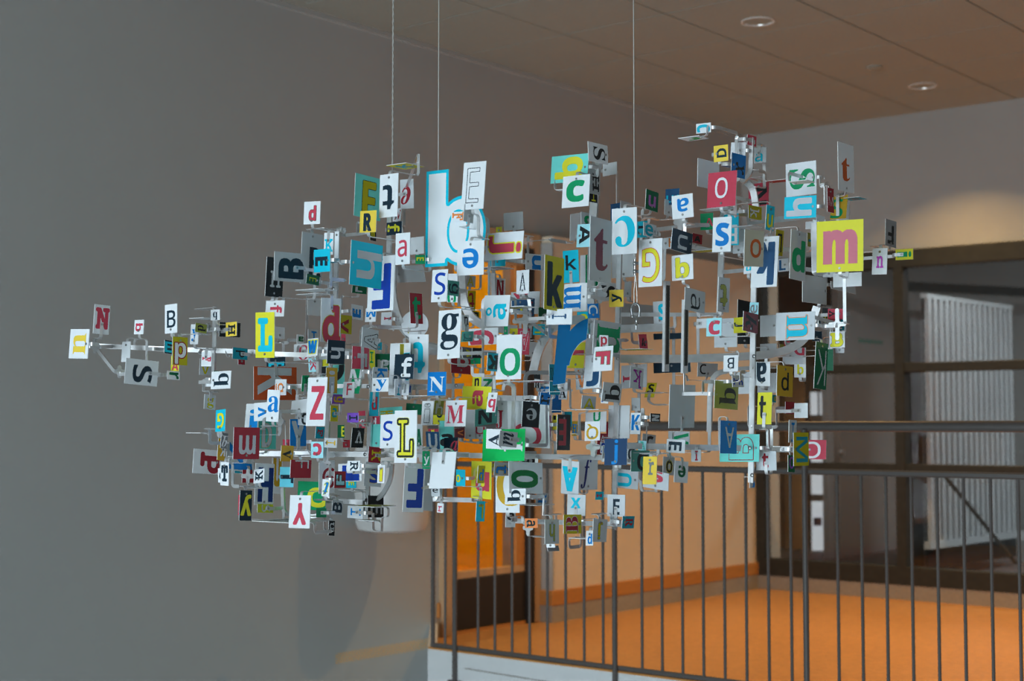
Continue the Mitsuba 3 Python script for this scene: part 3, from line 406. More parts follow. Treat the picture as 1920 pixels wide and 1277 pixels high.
mi 00040F2w0F2F0A2K0k2N0l2Z1E381l2a1m271J2C202U2a2_2v382S382_34372Z3b2M392j3z2P3X3449384v384H324N2X4Q2P4N2f4i0Q4g0A4j0x4u0y4O0Z4U0Y4Y0S4C0n4l0745003K003z073t0k3t0F3z11412q412D3T2G3z2w3a1_2N1a2r041F042m2n2o2A2k2F2e2G1Z2z1K2j1r1T110Y0P04 1n251k261l24
mr 000a0e0d0l0o0l2H0f2S002W01341g341h2F1D2-1_382n382F322V2Q2_2D3g2W3x343L3847384j354t304F2N4O2i4O0q4V0d550a55003z003z0a3L0d3S0q3S2k3O2A3F2G3r2G3h2C312m310q380d3l0a3l001O001O0a1-0d260o262p232z1U2G1z2D1l2r1g2j1g0w1l0g1A0a1A000000
ms 00330r340v2I0x2G0M2X0T2_12341k381K371-322f2S2n2D2J2Z38373G373U33452Y4e2P4k2E4q2g4q003W003V2f3R2q3L2z3y2H3k2J2_2H2M2z2D2p2w282t1W2t001-001Y2e1T2s1L2C1x2I1n2J0_2F0Q2z0G2n0x1R0x000000
nb 00330G340N2H172-1l341E3821372i322E2O2O2t2S252S002000201Y1Z2b1U2k1D2t1o2t192o102e0W1_0S1E0S000000
nr 000a0e0d0l0o0l2H0f2S002W01341i341j2G1G3022382x372J312T2V322x352a350n3d0d3p0a3p001P001P0a210d290s292k242A1X2G1J2G1z2C1i2k1i0q1p0d1B0a1B000000
ns 00330r340v2I0x2G0J2U0U2_1o381V362b2-2n2Q2w2D2C2d2C002600252e1_2t1S2C1I2H1t2J112F0Q2y0I2p0B280x1Q0x000000
nt 000m040r0t0v0t2z0q2B092B002J002X032_0c320T320Y2-0-2K1s321O3823382x2-2N2M2W2w2-2g2_0v3k0t3r0n3s0a3o033f002d002403210k240q2u0v2u1X2r2c2l2o2c2x1-2D1D2D1j2u122e0Y1_0Y0v1l0r1p0m1o041f000a000009
ob 001h001U042a0d2w0x2S0W331k381C3825312p2R2C2E2I2w2S272W1Q2W1k2P0R2F0z2q0j2g0c1Y041F0018010T060D0e0p0q0c0I0410 0R1L0S1g0X0_100S180L1n0G1z0G1J0J1S0P1X0V231b251w231Z1X2f1L2q1y2u1h2s152m0Z2e0T1-
os 001h001U082o0j2G0v2S0T3315371x381Z322c2W2t2G2G2j2N1R2N1j2H0T2A0E2q0q2f0g1W051z001d000Y040F0c0y0h0e0C050X 0y1k0C0X0M0G0W0y1f0q1y0q1V0z240K2a0V2h1o2g1X2a2f222r1N2F1q2K162H0R2z0F2j0z220w1P
pb 00350v350z2R0C2Q0N300-361i381u351I2Z1P2R1X2D1_2n201P1Z1x1T1j1G141q0X140W0Q0_0I150C1b0A1b0C110C000000 0C1V0G1C0K1v0P1r0V1p131o1d1r1j1w1m1D1q1P1q281m2s1g2B152G0X2G0T2F0J2z0F2r0D2i
qb 001N002h052D0d2S0s320L3814361i2_1s2Q1w351_3520001q001r1e1h13130X0I0W0w0Z0l140a1g031v 0C280E1G0I1y0O1r0V1o161n1i1r1p1A1t1T1s2f1p2r1l2x1f2C172F0W2F0P2C0I2w0E2m
qr 001N0026062u0h2N0x2_0S371b371p321E2T1Z382338230h28092h072h00130013071h091o0f1p171d0-0Z0V0J0V0y0Y0m12091j031y 0H1R0K1s0S1e0Z1a17191l1g1p1p1p2H1l2S1h2W172Z0-2Y0U2V0O2O0H2o
rb 00330F340M2C0P2z142U1n341D3820371Z2l1z2m1h2h15290W1X0S1I0S000000
rs 00330r340w2x0S2X16341l381P361L2E1l2H0_2z0O2p0B230x1P0x000000
rt 0009000k070t0T0v0T2C0g2E0a2L0a2X0g321j341n2_1o2q1R2T2a322t3832383f323o2W3p2D3f2r352q2G2D2l2B262v1P2i1n1S1n0v2D0t2K0h2I062E010a00
sb 000S0p0J0R0D1i0E1s0L1u0S1s0_1l150q1y061Q0025002u062J0f2U0G3412381G362g2V202j1z2u1i2x0-2w0Q2n0Q2g0X271P1L211B2c1o2i132h0K2a0s1_0g1L071f000K000d06000b
sr 00150b150e0U0p0A0B0n0O0g1a0f1k0j1s0s1v0A1u0O1j100v1q0b1H0120012o0b2M0o2Z0C340N371c371J2-1S381Z381_2c1R2c1F2D1v2N1i2U0T2U0J2L0G2F0I2p0R2e1H1O1_1x251g270R210x1W0m1H081m000V000q0b0f090a000000
tb 0024002m0p2C0C381138122B1L2B1L241123110N150G1f0A1u0A1N0E1M071r010-000F070u0h0n0x0l0K0l23
ti 000i010z0u290e2a0e2n0H2B0Z2T1a381n381a2o1z2o1y2g1w2a152a0J0T0F0C0F0s0J0o0Q0s160P1e0J0X0j0L080B020u000c010308
tr 0025002f0y2O0O380W380W2l1n2j1m250W240X0s0_0o170n1i0u1m0C1t0z1q0q1k0h15040U000C000q040j0b0d0q0d24
tt 0022012c062f0E2g0F310M380Z371134132S132g292g2f2e2i282i202c1W121U120X140G180y1c0s1j0p1I0n2p0E2y0E2G0w2F0n2y0h2m0a1O001j000Z080N0j0G0z0E0Z0E1U071W
ub 00370S380S1e0U10120M1d0H1v0H1I0M1Q0S1-1d201t20382S382S042c04250t1O0b1y041g000Y000G040t0a0e0m060A010S
vb 1c0000380V381y1i1E0K1L1j2m373f383d2Z2400
vr 002Z00381D381D2Z1n2X1i2T1i2J1Q1m2n2L2m2R2h2W202Z20382-382-2-2Q2W2I2P2z2v1A001q001o040h2Q092X
vt 002T033409381n381u341w2R1r2K1k2H112H102E1S0C2N2E2M2H2m2H2f2K2b2Q2c342j383D383J343M2Z3I2K3k2H2b091-001J001x090q2F042K
xb 0000121C0533043811381D2a2f383c382c1C3f002h001D130-00
xi 000w030D0b0L0l0O0x0N0L0G0W0H1m1m172D0Y2P0D2P0D2-0X301p371K351R2W1-2g2l2M2E322T3834383j2-3n2H3f2s392p2Z2p2K2w2y2x2o2o211U2e0T2l0D2p0z2y0x2L0H2V0V320R2O0s2u082e011Z011O071A0t1r0_0Y0f0D010l000a04010e
yb 00370G38151U191A1d1T1D372g381m0H1g0t1b0l0_0a0O030F010j000802080w0s0v0B0x0N0K0T0_
yr 000k020A070G0d0J0p0J0v0G0A0z0A0l0C0j0J0k0R0t0X0E110Y0j2L0a2-013001381a381a300-2-0X2T1l1R1I2O1H2Z1z301t301t38273828301_2Z1T2K190L0X0i0N060F020n000806030c
åb 000M060-0b130k190F1e1c1g1b1t161A111D0K1D0m1u0b1S0C1_14201h1-1t1V1x1S1F1J1J1z1K1p1K021m021f0j14080T020w000m020b09020l000u 0z0x0D0r0K0p0U0p120t180y1c0H1c0X0U0X0G0S0B0O0z0I 1l2D1i2s1a2j102d0Q2c0F2f0w2n0q2x0p2J0s2U0A310K370W3815351e2Z1k2P 162H142N112S0Y2U0S2V0M2T0H2Q0F2K0E2E0G2z0K2u0P2r0V2r0-2t132w162C
'''
BARS = '''9 4 10 168,648 325,655 480,660 515,664 600,666 655,662
9 4 25 640,656 672,660 692,690 697,725 693,800 688,975
8 4 5 403,575 402,640 400,720
10 4 20 632,434 629,560 618,700 613,835
9 4 5 598,650 597,735
8 4 5 535,724 692,724
10 4 5 430,850 690,852 880,853
10 3 5 880,854 1135,858
9 4 5 600,938 690,942
9 4 14 690,941 715,932 733,900 735,870
9 4 5 808,936 897,938
19 5 30 736,480 735,560 750,610 785,645 830,655
17 5 30 866,510 868,565 885,600 925,616 970,618
11 4 5 731,397 729,500
10 5 5 770,660 930,662
10 4 5 770,726 870,724
10 3 5 925,746 985,747
8 3 12 922,735 924,721 945,718 963,721 964,760 958,900
10 5 5 925,512 926,560
17 4 5 1120,300 1112,410 1108,560 1105,700
10 4 5 1163,428 1158,620 1156,760 1152,962
12 4 5 1353,473 1349,590
11 3 5 1414,505 1412,640 1408,905
10 4 14 1330,810 1332,722 1342,700 1380,692
15 4 5 1163,617 1245,614
15 4 40 1163,673 1290,673 1410,668 1465,662 1512,638 1532,575
13 5 20 1385,330 1412,350 1420,405
11 4 8 1440,414 1520,405 1545,412
8 4 5 1225,432 1255,428 1310,422
9 5 5 1295,462 1330,470 1480,468
8 5 5 1480,500 1560,512
18 4 40 1000,697 1010,655 1035,612 1070,600 1110,598
9 4 12 1409,258 1408,325 1392,342
8 5 5 900,480 990,492
11 3 5 1170,836 1490,843
8 4 10 530,915 532,962 560,968
9 4 5 950,976 1180,984
12 4 5 1526,418 1528,512 1560,516
8 4 5 1163,434 1225,432
8 4 5 1412,800 1446,801
'''
HUBS = '''A 985 601 30 26 10 2.6
A 1570 608 18 30 8 1.7
A 465 893 18 14 8 3.2
A 402 618 16 14 8 2.6
A 612 853 22 16 10 3
A 790 851 26 16 10 2.2
A 1275 416 14 18 10 3
A 1125 553 16 16 9 2.6
A 1112 838 16 18 10 2.6
A 1205 783 12 18 8 3.4
B 1155 980 14 14 8 2.2
A 178 650 14 12 8 2.4
B 224 697 12 12 8 1.6
A 990 990 12 14 8 2.6
A 1515 350 12 12 7 3
A 525 790 10 20 9 3.4
'''
FLATS = '''1300 260 45 36 wh2 gn J 3
760 312 50 52 am tl K 3
1503 342 38 36 tn gy - 2
1604 373 32 36 tl gy E 4
1325 471 50 32 ol am - 4
1398 427 48 40 gr gy - 4
1345 393 60 30 al gy - 3
928 504 52 52 gy gr A 4
973 577 58 48 gr ol K 2
593 545 60 50 gr gy - 3
590 553 58 40 gr gy - 4
1005 716 92 78 gr dr J 2
1105 769 72 44 al gy - 3
1192 656 54 40 ol am K 3
752 746 66 40 wh2 gy - 4
800 743 70 40 al gy - 3
545 976 112 92 gr gy H 3
700 948 60 60 ol am - 3
1370 718 26 20 al gy - 2
385 598 40 44 wh2 gy - 3
370 628 38 34 gr gy - 3
375 811 40 34 wh gy - 3
480 806 26 24 wh gy - 2
1460 340 40 24 dr gy - 4
1056 357 22 18 wh gy - 3
990 945 80 60 wh2 gy - 3
1225 850 44 30 wh gy - 2
1090 1008 40 30 wh2 gy - 3
695 975 40 26 al gy - 3
660 918 44 30 wh2 gy - 4
'''
CARDS = '''A wh 870 305.5 912 301.5 864 394 1 E 0 s nv:o .2 .13 .75 .86 b
A wh 823 583 865 579 819.5 674 1 g 0 r nv .12 .07 .9 .82 b
A wh 858 453 908 450 856.5 517 1 e 2 b bl .2 .22 .8 .8 t
A wh 913 438 982.5 432.5 909 489 2 j 1 b rd//ye .07 .12 .95 .75 l
A wh 931.5 629 979 627 929 712 1 O 0 b gn .15 .3 .95 .92 b
A wh 811 506.5 840 504.5 808 567 1 S 0 s db2 .2 .1 .88 .78 b
A wh 712.5 328.5 747 324 710.5 409 2 t 2 b nv .18 .25 .8 .82 t
B mt 667 324 716 336.5 663.5 404 4 F 0 u am/nv .3 .14 .78 .98 b
A ye2 675.5 396 706 394 674 436.5 2 R 0 b+ nv .25 .14 .7 .92 b
B bk 694 423 705 426 694 450 4 E 1 b am .1 .3 .8 .8 l
A wh2 750 337 775 335 751 392 5 e 2 i dr .05 .25 .78 .85 Fl
A wh2 735 393 753 390 733 416 5 N 0 i dr .3 .15 1 .9 b
A nv 725 418 753.5 414.5 724.5 442 3 f 1 t+ ye .1 .2 .85 .75 l
A wh 742 438 769 435.5 741 497 2 a 0 s rd .17 .23 .78 .75 b
A wh 768 446 795 443 768 478 4 - b
A gn 779 478 797 478 779 495 3 E 1 b ye .12 .25 .9 .65 r
A al 740 499 793 497 745 530 5 - l
A wh 692 483 741 478 688 585 3 F 2 u db2 .2 .15 .85 .95 t
B cy 659 449.5 718 461 655 533 2 h 1 b gr .2 .2 .98 .82 l
B dg 661 535 688 538 660 549 5 L 0 b gr .2 .1 .7 .8 b
A wh 570.5 378.5 601 377 569 421 2 d 0 u rd/dg .33 .2 .75 .85 b
B gr 567 434 606 440.5 563 532 4 R 0 b nv .38 .27 .95 .82 t
A wh 608 436.5 625.5 436 606.5 478 3 K 0 t cy .1 .3 .95 .85 Ft
A wh 628 434 635.5 434 627 484 3 - t
A cy 588.5 468.5 619 466 588.5 511 2 E 1 b+ nv .1 .35 .82 .72 r
B gr 515 471 570 476 514 526 2 B 3 u nv .15 .2 .98 .88 Fr
B bk 501 481 533 485 497 555 3 h 0 t gr .25 .35 .85 .75 b
B dg 576 513 599.5 518 574 531 3 E 1 s lm .2 .3 .75 .7 r
A wh 1305 232.5 1332.5 229.5 1305.5 251 3 C 1 u cy3 .07 .15 .92 .9 r
A ye2 1338 274 1365 270.5 1338.5 304.5 2 D 3 b nv .22 .2 .88 .75 l
A wh 1371 267 1399 266.5 1369 298 4 - Fr
B rd 1402 252 1418.5 256.5 1401 271 4 r 3 t wh .2 .25 .85 .8 Fl
A wh2 1410 278.5 1437 275.5 1409 307 5 a 0 s cy .25 .38 .75 .9 Ft
B bl 1373 286 1399 292.5 1370.5 330 3 x 1 i bk .3 .35 .9 .85 l
B wh 1309 296 1349 306 1308 349 4 - r
A rd 1328.5 325 1382 319 1325 390.5 2 O 0 s wh/rd .27 .17 .7 .75 b
A rd 1404 346 1442 341 1403 389 6 N 1 b bk .2 .2 .9 .95 t
A db 1248 355 1274 353 1247 385 5 m 2 s cy .1 .4 .95 .85 b
A wh 1259 368 1298.5 362 1261 412 2 a 2 b bl .26 .15 .8 .72 b
B wh 1247 373 1262 378 1246 402 5 - b
A mt 1035 294 1104 287 1032 344.5 3 b 3 u ye .12 .1 .85 .85 r
A wh 1056 331.5 1106.5 326 1053 390.5 2 c 0 u gn .17 .17 .8 .82 t
B wh 1102.5 264.5 1139 273.5 1104 301 2 S 1 r bk .25 .2 .85 .85 r
A wh 1130 308 1156.5 303 1130 331 5 - l
B gr 1105 306 1125 311 1105 362 3 H 1 m bk .3 .3 .9 .9 t
B bk 1104 353 1120 356 1104 378 3 I 0 t ye .3 .1 .8 .9 t
B dg 1212 354 1235 362 1210 391 3 u 0 b pu2 .2 .25 .8 .82 b
A db 1145 383 1163 380 1145 414 5 n 0 b wh .2 .3 .95 1 b
B gr 1164 376 1184 381 1163 402 5 o 0 b bk .2 .6 .9 1 b
B wh 1571 265 1600.5 274 1572.5 356 3 t 0 r br2 .2 .3 .72 .78 b
A wh 1473 308 1530 300.5 1474 370 3 S 1 r gn .12 .2 .95 .8 r
A cy 1471 370 1531 366 1470 411 2 h 3 u gr2 .08 .1 .85 .88 r
B dr 1551 351.5 1563 354.5 1552 397 2 M 0 l wh .15 .35 .9 .75 t
A ye3 1560 368 1590 365 1556 412 4 S 0 s gn .0 .15 .75 .95 t
A wh 1570 380 1593.5 378 1568 415 5 - b
B gr 1107.5 404.5 1148 415 1105 525 1 t 0 r pl .18 .16 .82 .82 b
A wh 1147 392 1194 388 1147 478 2 c 2 r cy .13 .17 .92 .84 t
A cy 1190 416 1214 414 1189 446.5 3 L 1 r nv .3 .2 .9 .8 b
B gr 1207 416 1231 423 1207 441 2 e 0 b tl .1 .1 .72 .95 r
A lc 1083 421 1108 419.5 1080.5 464 3 A 1 b bk .2 .08 1 .85 l
B gr 1090 397 1112 401 1090 424 4 g 0 b gn .25 .2 .95 1 b
B wh 1070 402 1092 398 1069 452 5 - b
A cy 1055 471 1084 468 1057 531 3 k 0 s bk .18 .15 .85 .6 Fb
B am 1022 477 1058 485 1020 579 1 k 0 u nv .15 .12 .92 .92 b
A wh 1198 450 1242 446 1197 539 2 G 2 s ye/rd .17 .2 .88 .9 t
A wh 1259 480 1299 475.5 1260 527 2 b 0 u ye/gy .2 .12 .8 .9 b
A wh 1242.5 447 1263 443 1243 468 4 H 0 b or .55 .1 1 .9 l
A gn 1098 478 1128 476 1098 538 4 L 0 b wh .1 0 .6 .85 b
A wh 1088 479 1100 478 1087 560 5 - b
A wh 1147 477 1192 473 1147 522 5 - b
B nv 1261.5 427 1299 439 1258 467 2 n 3 s gr .3 .2 .75 .85 r
A gn 1313 401 1337 399 1313.5 432 4 A 0 b rd .4 .3 1 .8 b
A wh 1337 408 1372 406 1335 473 2 S 0 b+ bl .2 .18 .85 .82 b
A cy 1351 398 1385 396 1351 461 4 E 2 s wh .3 .4 .92 .95 Ft
B am 1404 384 1428 389 1404 409 4 k 1 m wh .1 .2 .8 .9 l
B cy 1438 383.5 1453 388 1435 430 3 u 0 b ye .1 .35 .85 .9 t
B tn 1397 430 1433 433 1395 499 1 o 0 s br2 .3 .25 .85 .75 r
A wh 1412 446 1461 442 1407 540 2 k 2 u nv2 .2 .12 .85 .95 t
A wh 1395 501 1412 499 1394 514 3 u 0 b cy .25 .0 .8 .6 b
B am 1455 430 1470 433 1452 478 4 L 2 s bk .3 .15 .8 .85 b
A wh2 1459 486 1479 484 1459 510 5 L 0 b db .1 .1 .7 .9 Fr
B dr 1299 437 1317 441 1298 455 5 A 0 b bk .2 .2 .8 .8 b
A wh 1374 432 1396 430 1374 476 5 - b
A ye 1531.5 416 1619 410.5 1531 511.5 1 m 0 b+ pk .17 .21 .85 .82 b
B gy2 1661 410 1681 416 1660 460 3 F 2 b bk .2 .2 .75 .9 b
A wh 1636 466 1664 465 1634.5 515 2 n 0 t mg .3 .3 .75 .75 t
A ye 1679 468 1712 466 1679 488 4 i 1 b gn .1 .25 .9 .75 Fl
A wh 1562 513 1615.5 510 1562 539 3 - Ft
A wh2 1543 510 1566 509 1543 520 4 - t
B gr 1484 429 1513 437 1480.5 522 2 d 0 u gn .12 .2 .9 .82 t
B gr 1505 514 1550 521 1505 566 3 - r
B gr 1558 527 1604 538 1559 541 5 - l
A wh 1510 416 1535 414 1510 430 4 - b
B ol 1514 436 1531 440 1514 462 5 T 1 b tl .1 .3 .9 .8 b
B wh 986 475 1024 478 986 505 5 n 3 u bl .3 .12 .72 .95 l
A wh 1058 533 1101 530 1056 585 2 m 3 r bl .0 .08 .75 .92 r
A wh 1025 580 1073 579 1024 609 1 I 1 t nv2 .22 .32 .78 .62 l
A wh 968.5 507.5 992 505.5 968 552 2 A 0 s nv:o .28 .12 .72 .85 b
A wh2 958 548 1012 546 957 590 5 Y 0 b rd .1 .05 .6 .6 b
A db 960 560 992 560 960 587 4 T 0 b ye .3 .55 .8 1 t
B db 990 558 1003 560 988 591 4 I 0 t dr .25 .2 .75 .9 b
B wh 930 520 948 523 929 556 6 N 0 b dr .1 .1 .8 1 t
B dg 1010 576 1030 578 1010 602 5 o 0 b gr .3 .4 1 1 b
A cy 918 487 948 486 917 500 5 - t
B am 877 545 892 546 876 585 6 t 2 t dr .15 .1 .85 .85 b
B am 880 581 899 585 880 604 6 T 0 t bk .15 .1 .85 1 b
B gr 875 516 892 518 874 537 6 A 0 s am .1 .1 .8 .9 b
A wh 909 554 957 553 904 612 2 å 3 b cy .1 .28 .88 .78 r
B wh 1124 528 1156 531 1124 560 4 s 1 r bk .1 .2 .95 .9 l
A ye2 1142 544 1169 543 1142 576 3 y 3 b nv .2 .22 .9 .72 l
A al 1171 528 1184 527 1170 557 5 - b
B gr 1165 568 1226 573 1165 612 6 - b
A wh2 1224 566 1247 564 1226 608 4 s 0 b cy .42 .12 1 .85 b
A bl 1101 570 1122 569 1103 597 3 c 1 s wh .1 .1 .9 .7 b
A cy 1082 585 1103 584 1082 626 4 o 0 b ye .15 .1 .95 .5 b
B gr 1115 599 1165 607 1111 664 2 n 1 r gn .12 .1 .98 1 l
A gr 1124 628 1140 629 1124 655 1 p 0 b dr .15 .1 .9 .9 b
A wh 1114 651 1150 648 1111 697 1 F 1 b rd/gn .12 .2 .88 .75 l
A wh 1098 667 1129 665 1093 729 2 J 0 u nv2 .2 .3 .88 .93 t
B gr 1132 716 1167 720 1128 752 2 b 3 r bk .15 .1 .92 .95 l
A wh2 1165 686 1213 682 1164 729 5 I 1 b rd .08 .45 .38 .72 b
B gr 1183 687 1207 692 1181 727 3 k 2 m pu3 .2 .1 .85 .95 t
B rd 1197 627 1212 626.5 1200 657 4 k 0 i bk .25 .25 .85 .75 r
A am2 1214 718 1232 718 1208 745 5 S 0 b bk .2 .1 .8 .7 Fb
A nv 1225 681 1294 678 1226 700 5 - t
A nv 1225 626 1283 624 1226 637 5 - t
B gr 1256.5 721 1304 722 1254 803 3 - Fb
B gr 1285 538 1322.5 548 1283.5 579.5 2 a 1 l bk .28 .2 .75 .9 r
B gr 1348 519 1369 522 1345.5 584 2 t 2 u ol/bk .18 .22 .8 .82 b
B bk 1384 561 1411 567 1383 596 4 q 0 b gr .7 .5 1 1 b
A lc 1406 567 1422.5 567 1405 591 3 e 3 s gy .1 .2 .9 .85 b
A lc 1325 597 1353.5 595.5 1324 631 2 c 0 u rd .18 .15 .88 .9 t
A wh2 1339 598 1382 596 1339 652 4 - b
A ye 1376 596 1400 594 1375.5 625 3 J 1 s nv .05 .32 .95 .6 l
B dr2 1394.5 583 1422 590 1393 619.5 2 k 1 i bk .15 .1 .9 .9 b
A wh2 1455.5 587 1528 583.5 1454.5 639 2 n 1 r cy/or .28 .13 .82 .95 r
A al 1425 592 1457 590 1425 632 4 - r
A wh 1306 598 1326 597 1305 616 4 - Fl
A bk 1542 577 1553 578 1541 605 4 E 1 s ye .1 .4 1 1 b
A rd 1552 579 1580 579 1552 598 3 Y 3 t bk .1 .2 .6 .8 r
A dr 1551 597 1568 597 1551 606 4 - b
B tl 1573 587 1583 586 1573 620 4 O 0 s rd:o .1 .3 .9 .8 b
A wh2 1574 580 1587 579 1573 623 5 - b
A wh 1555 622.5 1584 621 1555 653 2 B 0 t+ ye/gy .12 .12 .85 .88 Ft
A wh2 1566 653 1583 653 1566 662 4 - t
B dg 1530.5 640 1553 645 1526 728 2 K 2 l gr .15 .15 .9 .92 t
A dg 1540 655 1562 655 1540 695 4 - t
A nv 1523 600 1541 598 1523 640 5 - b
B wh 603 558 640 560 601 641 3 d 0 t+ rd/am .13 .2 .95 1 Ft
B wh 577 558 603 560 577 591 5 - t
B am 639 590 660 592.5 638 625 4 v 1 b dr .0 .2 .72 .95 l
B wh 659.5 570 681 574 659 597 5 E 3 u bl .1 .3 .78 .85 l
A wh 686 578 706 577 684 604 4 M 2 b bl .1 .2 .95 .65 b
A rd 640 626 648 627 640 640 5 - b
A wh 715 586 735 585 714 612 5 I 1 b rd .3 .35 .95 .55 r
B gr 578 617 597 619 578 641 5 I 0 t bl .3 .15 .8 .95 b
B wh 557 627 570 628 557 645 5 E 0 b dg .2 .2 .9 .7 r
A wh 577 635.5 597 633.5 575 668.5 2 W 0 b+ bl//ye .12 .15 .88 .82 b
A wh 551 646 580 643 550 677 5 O 0 r rd .3 .1 1 1.0 Fr
B nv 615 637 647.5 639.5 613 681.5 2 h 1 b gr2 .2 .3 .95 .78 l
A lc 578 672 592 671 579 698 3 K 1 t rd .25 .15 1 .85 b
A wh 601 652 618 650 601 688 4 i 0 b ye .2 .3 .9 1 t
B am3 612 689 633 690 611 737 2 i 0 b gr .25 .12 .75 .95 Fb
A mt 601 686 646 683 601 742 5 O 0 b bk .0 -.5 1 .55 b
B rd 661 649 692 651 660 691 3 F 1 b gr .3 .3 .9 .9 l
B gr 680 613 710 620 678 650 2 A 3 u bk:o .15 .2 .95 .98 Fr
A ye 693 656 703 657 693 690 5 I 0 t gn .1 .1 .7 .7 b
A dg 702 663 731 664 702 693 5 a 2 b gr .2 .35 .95 1 b
A tl 707 642 716 642 707 656 5 - b
B gr 700 688 728 690 698 709 3 k 1 b bl .3 .1 .95 .95 l
A wh 698 709 729 708 697 735 2 y 0 r bl .25 .12 .9 .95 l
A gn 658 692 681 692 650 738 4 N 0 b wh .02 .0 .98 .7 b
A nv 741 664.5 777 664.5 738 710 2 f 0 t+ wh .4 .15 .88 .9 b
A wh 732 644 770 643 728 741 3 O 0 b nv/cy .3 .2 1.6 .7 b
B am 750 645 775 646 750 668 3 c 3 b bk .3 .3 .9 1.0 b
A wh 767 627 803.5 627 766 711 3 t 2 u cy .25 .18 .82 .85 t
B am 765 614 780 616 765 625 5 T 0 b bk .2 .2 .9 .9 b
B wh 866 590 879 591 866 620 3 n 0 t bk .3 .1 .9 .6 Fb
A tl2 866 622 888 621 864 641 2 r 3 s nv:o .2 .2 .9 .9 r
A wh 877 617 934 614 878 648 4 G 1 b rd .05 .1 .85 1 r
B dr 846 648 882 652 846 699 5 B 0 b gr .3 .1 .9 .75 b
B gy 866 650 886 653 868 671 3 A 1 b ye .35 .15 .95 .9 l
B bk 886 652 907 653 885 671 3 F 1 b gr .2 .3 .8 .8 Fr
B tl 915 661 938.5 663.5 913 695 1 K 2 t+ bk .1 .15 .92 .85 b
A bl 802.5 698 837 697 801 742 2 N 0 r wh .1 .2 .92 .85 b
A ye 886 705 903 705 885 726 3 n 0 b bk .28 .2 .75 .9 b
A wh 903 706 925 706 902 728 4 Z 0 b gn .15 .2 .95 1.1 b
A gn 878 671 901 670 878 683 5 - b
A gn 945 592 952 592 945 627 3 - b
A ye 956 616 972 616 955 629 4 - b
A rd 971 616 994 616 969 665 3 A 2 b rd:w .2 .1 .95 .85 t
A cy 1000 608 1022 608 999 628 4 U 3 b ye .15 .2 .78 .85 r
B tl 1030 683 1049 683.5 1031 740 2 V 0 b nv:o .08 .12 .95 .75 b
A bk 1001 694 1013 695 1001 727 4 E 1 s wh .1 .5 .95 1 b
A ye 1068 642 1098 642 1064 690 3 l 3 b rd .2 .3 .95 .5 b
A wh2 1079 690 1096 689 1080 731 4 V 0 b or .1 .1 1.3 .9 b
A wh 1357 666.5 1384.5 666 1356 697 2 B 2 s nv .28 .15 .72 .8 b
B ol2 1341 713 1385 718 1339 765 2 b 3 r bk .2 .22 .9 .85 l
B gr 1373 704 1394 704 1374 726 2 f 1 t db2 .1 .25 .9 .85 l
A wh2 1375 698 1408 697 1375 739 4 - t
A wh 1413 678 1444 679 1413 723 3 a 2 b nv .2 .0 .78 .85 b
A wh2 1420 700 1456 699 1420 737 5 - b
B gd 1457.5 684 1487 688 1456.5 742 2 d 0 s bk .28 .22 .72 .8 t
A ye 1421 736 1448 735.5 1419 796 2 t 0 t+ bk .15 .12 .62 .8 Fb
B gr 1309 680 1346 682 1308 706 5 C 0 s bk .1 .1 .4 .8 b
A bk 1383 624 1410 624 1383 645 5 o 0 b gr .55 -.5 1.1 .4 b
A al 1425 645 1456 644 1425 662 5 - b
A wh2 1468 651 1511 652 1467 683 5 D 2 b rd .5 -.3 .95 .45 Fl
A wh 1489 683 1511 683 1489 708 4 b 0 b ye .28 .0 .8 .75 b
B ol 1462 645 1471 646 1462 660 5 - b
A rd 1470 640 1481 640 1470 651 5 - b
A wh 578 708 614 707 573 799 1 Z 0 b rd .2 .18 .9 .87 t
B gn 567 704 580 704 565 734 3 T 0 b dg .3 .1 .9 .7 Fb
A wh 644 716 665 716 642 746 2 F 0 s rd .35 .1 .8 .82 t
B pu 623 739 647 740 622 757 3 g 1 b gd .12 .2 .85 .85 r
B am 620 760 634 761 619 790 3 a 0 b tl .2 .15 .8 .75 Fr
A vi 651 774 672 774 651 792 2 I 1 t+ nv .2 .3 .9 .75 l
A rd 672 771 685 770 672 792 4 K 2 b wh .1 .5 .9 1.0 b
A rd 669 796 685 795 669 804 4 - b
B bk 661 802 683.5 803 658 839 3 v 2 t gr .3 .18 .88 .76 t
A gr 608 821 632 822 607 839 2 I 1 t gd .2 .25 .88 .72 l
B tl 593 800 609 801 591 822 3 F 1 t dr .2 .2 .8 .8 b
A tl 694 735 711 735 692 780 3 d 0 b dr .25 .2 .85 .75 Ft
A rd 696 781 712 780 696 805 4 k 2 b wh .0 .1 .6 .9 b
A mt 696 796 714 795 697 838 4 - b
A mt 711 765 754 762 711 790 5 H 1 b am .05 .25 .6 .55 b
A wh 714 778 743 776 712 841 2 S 0 s db2 .2 .2 .8 .78 b
A wh 740 770 782 769 739 868 1 L 0 t ye/bk .16 .17 .84 .87 b
B bl 544 786 574 786 544 837 3 Y 0 u gr .1 .08 .9 1.1 Fb
A gr 557 770 577 771 556 797 3 O 0 b bk .45 .15 1.2 .95 l
A wh 547 752 578 747 545 777 3 - b
A lc 583 828 606 828 583 859 2 c 2 u rd .18 .12 .85 .82 b
A dg 633 797 646 797 633 821 4 E 0 b ye .55 .1 1 .9 b
A dr 643 825 656 825 643 839 4 - b
B wh2 741 711 754 712 740 743 2 l 0 t tl .3 .15 .75 .92 Ft
B gr 759 719 774 721 757 737 3 r 2 b db2 .2 .15 .8 .9 l
A wh 792 752 813 752 789 797 2 i 0 u bk:o .25 .1 .75 .9 t
B ol 815 751 833 752 812 778 3 h 0 s gr .2 .2 .9 .9 Ft
A ye 812 778 834 778 812 796 5 o 0 b nv .3 -.6 .8 .3 b
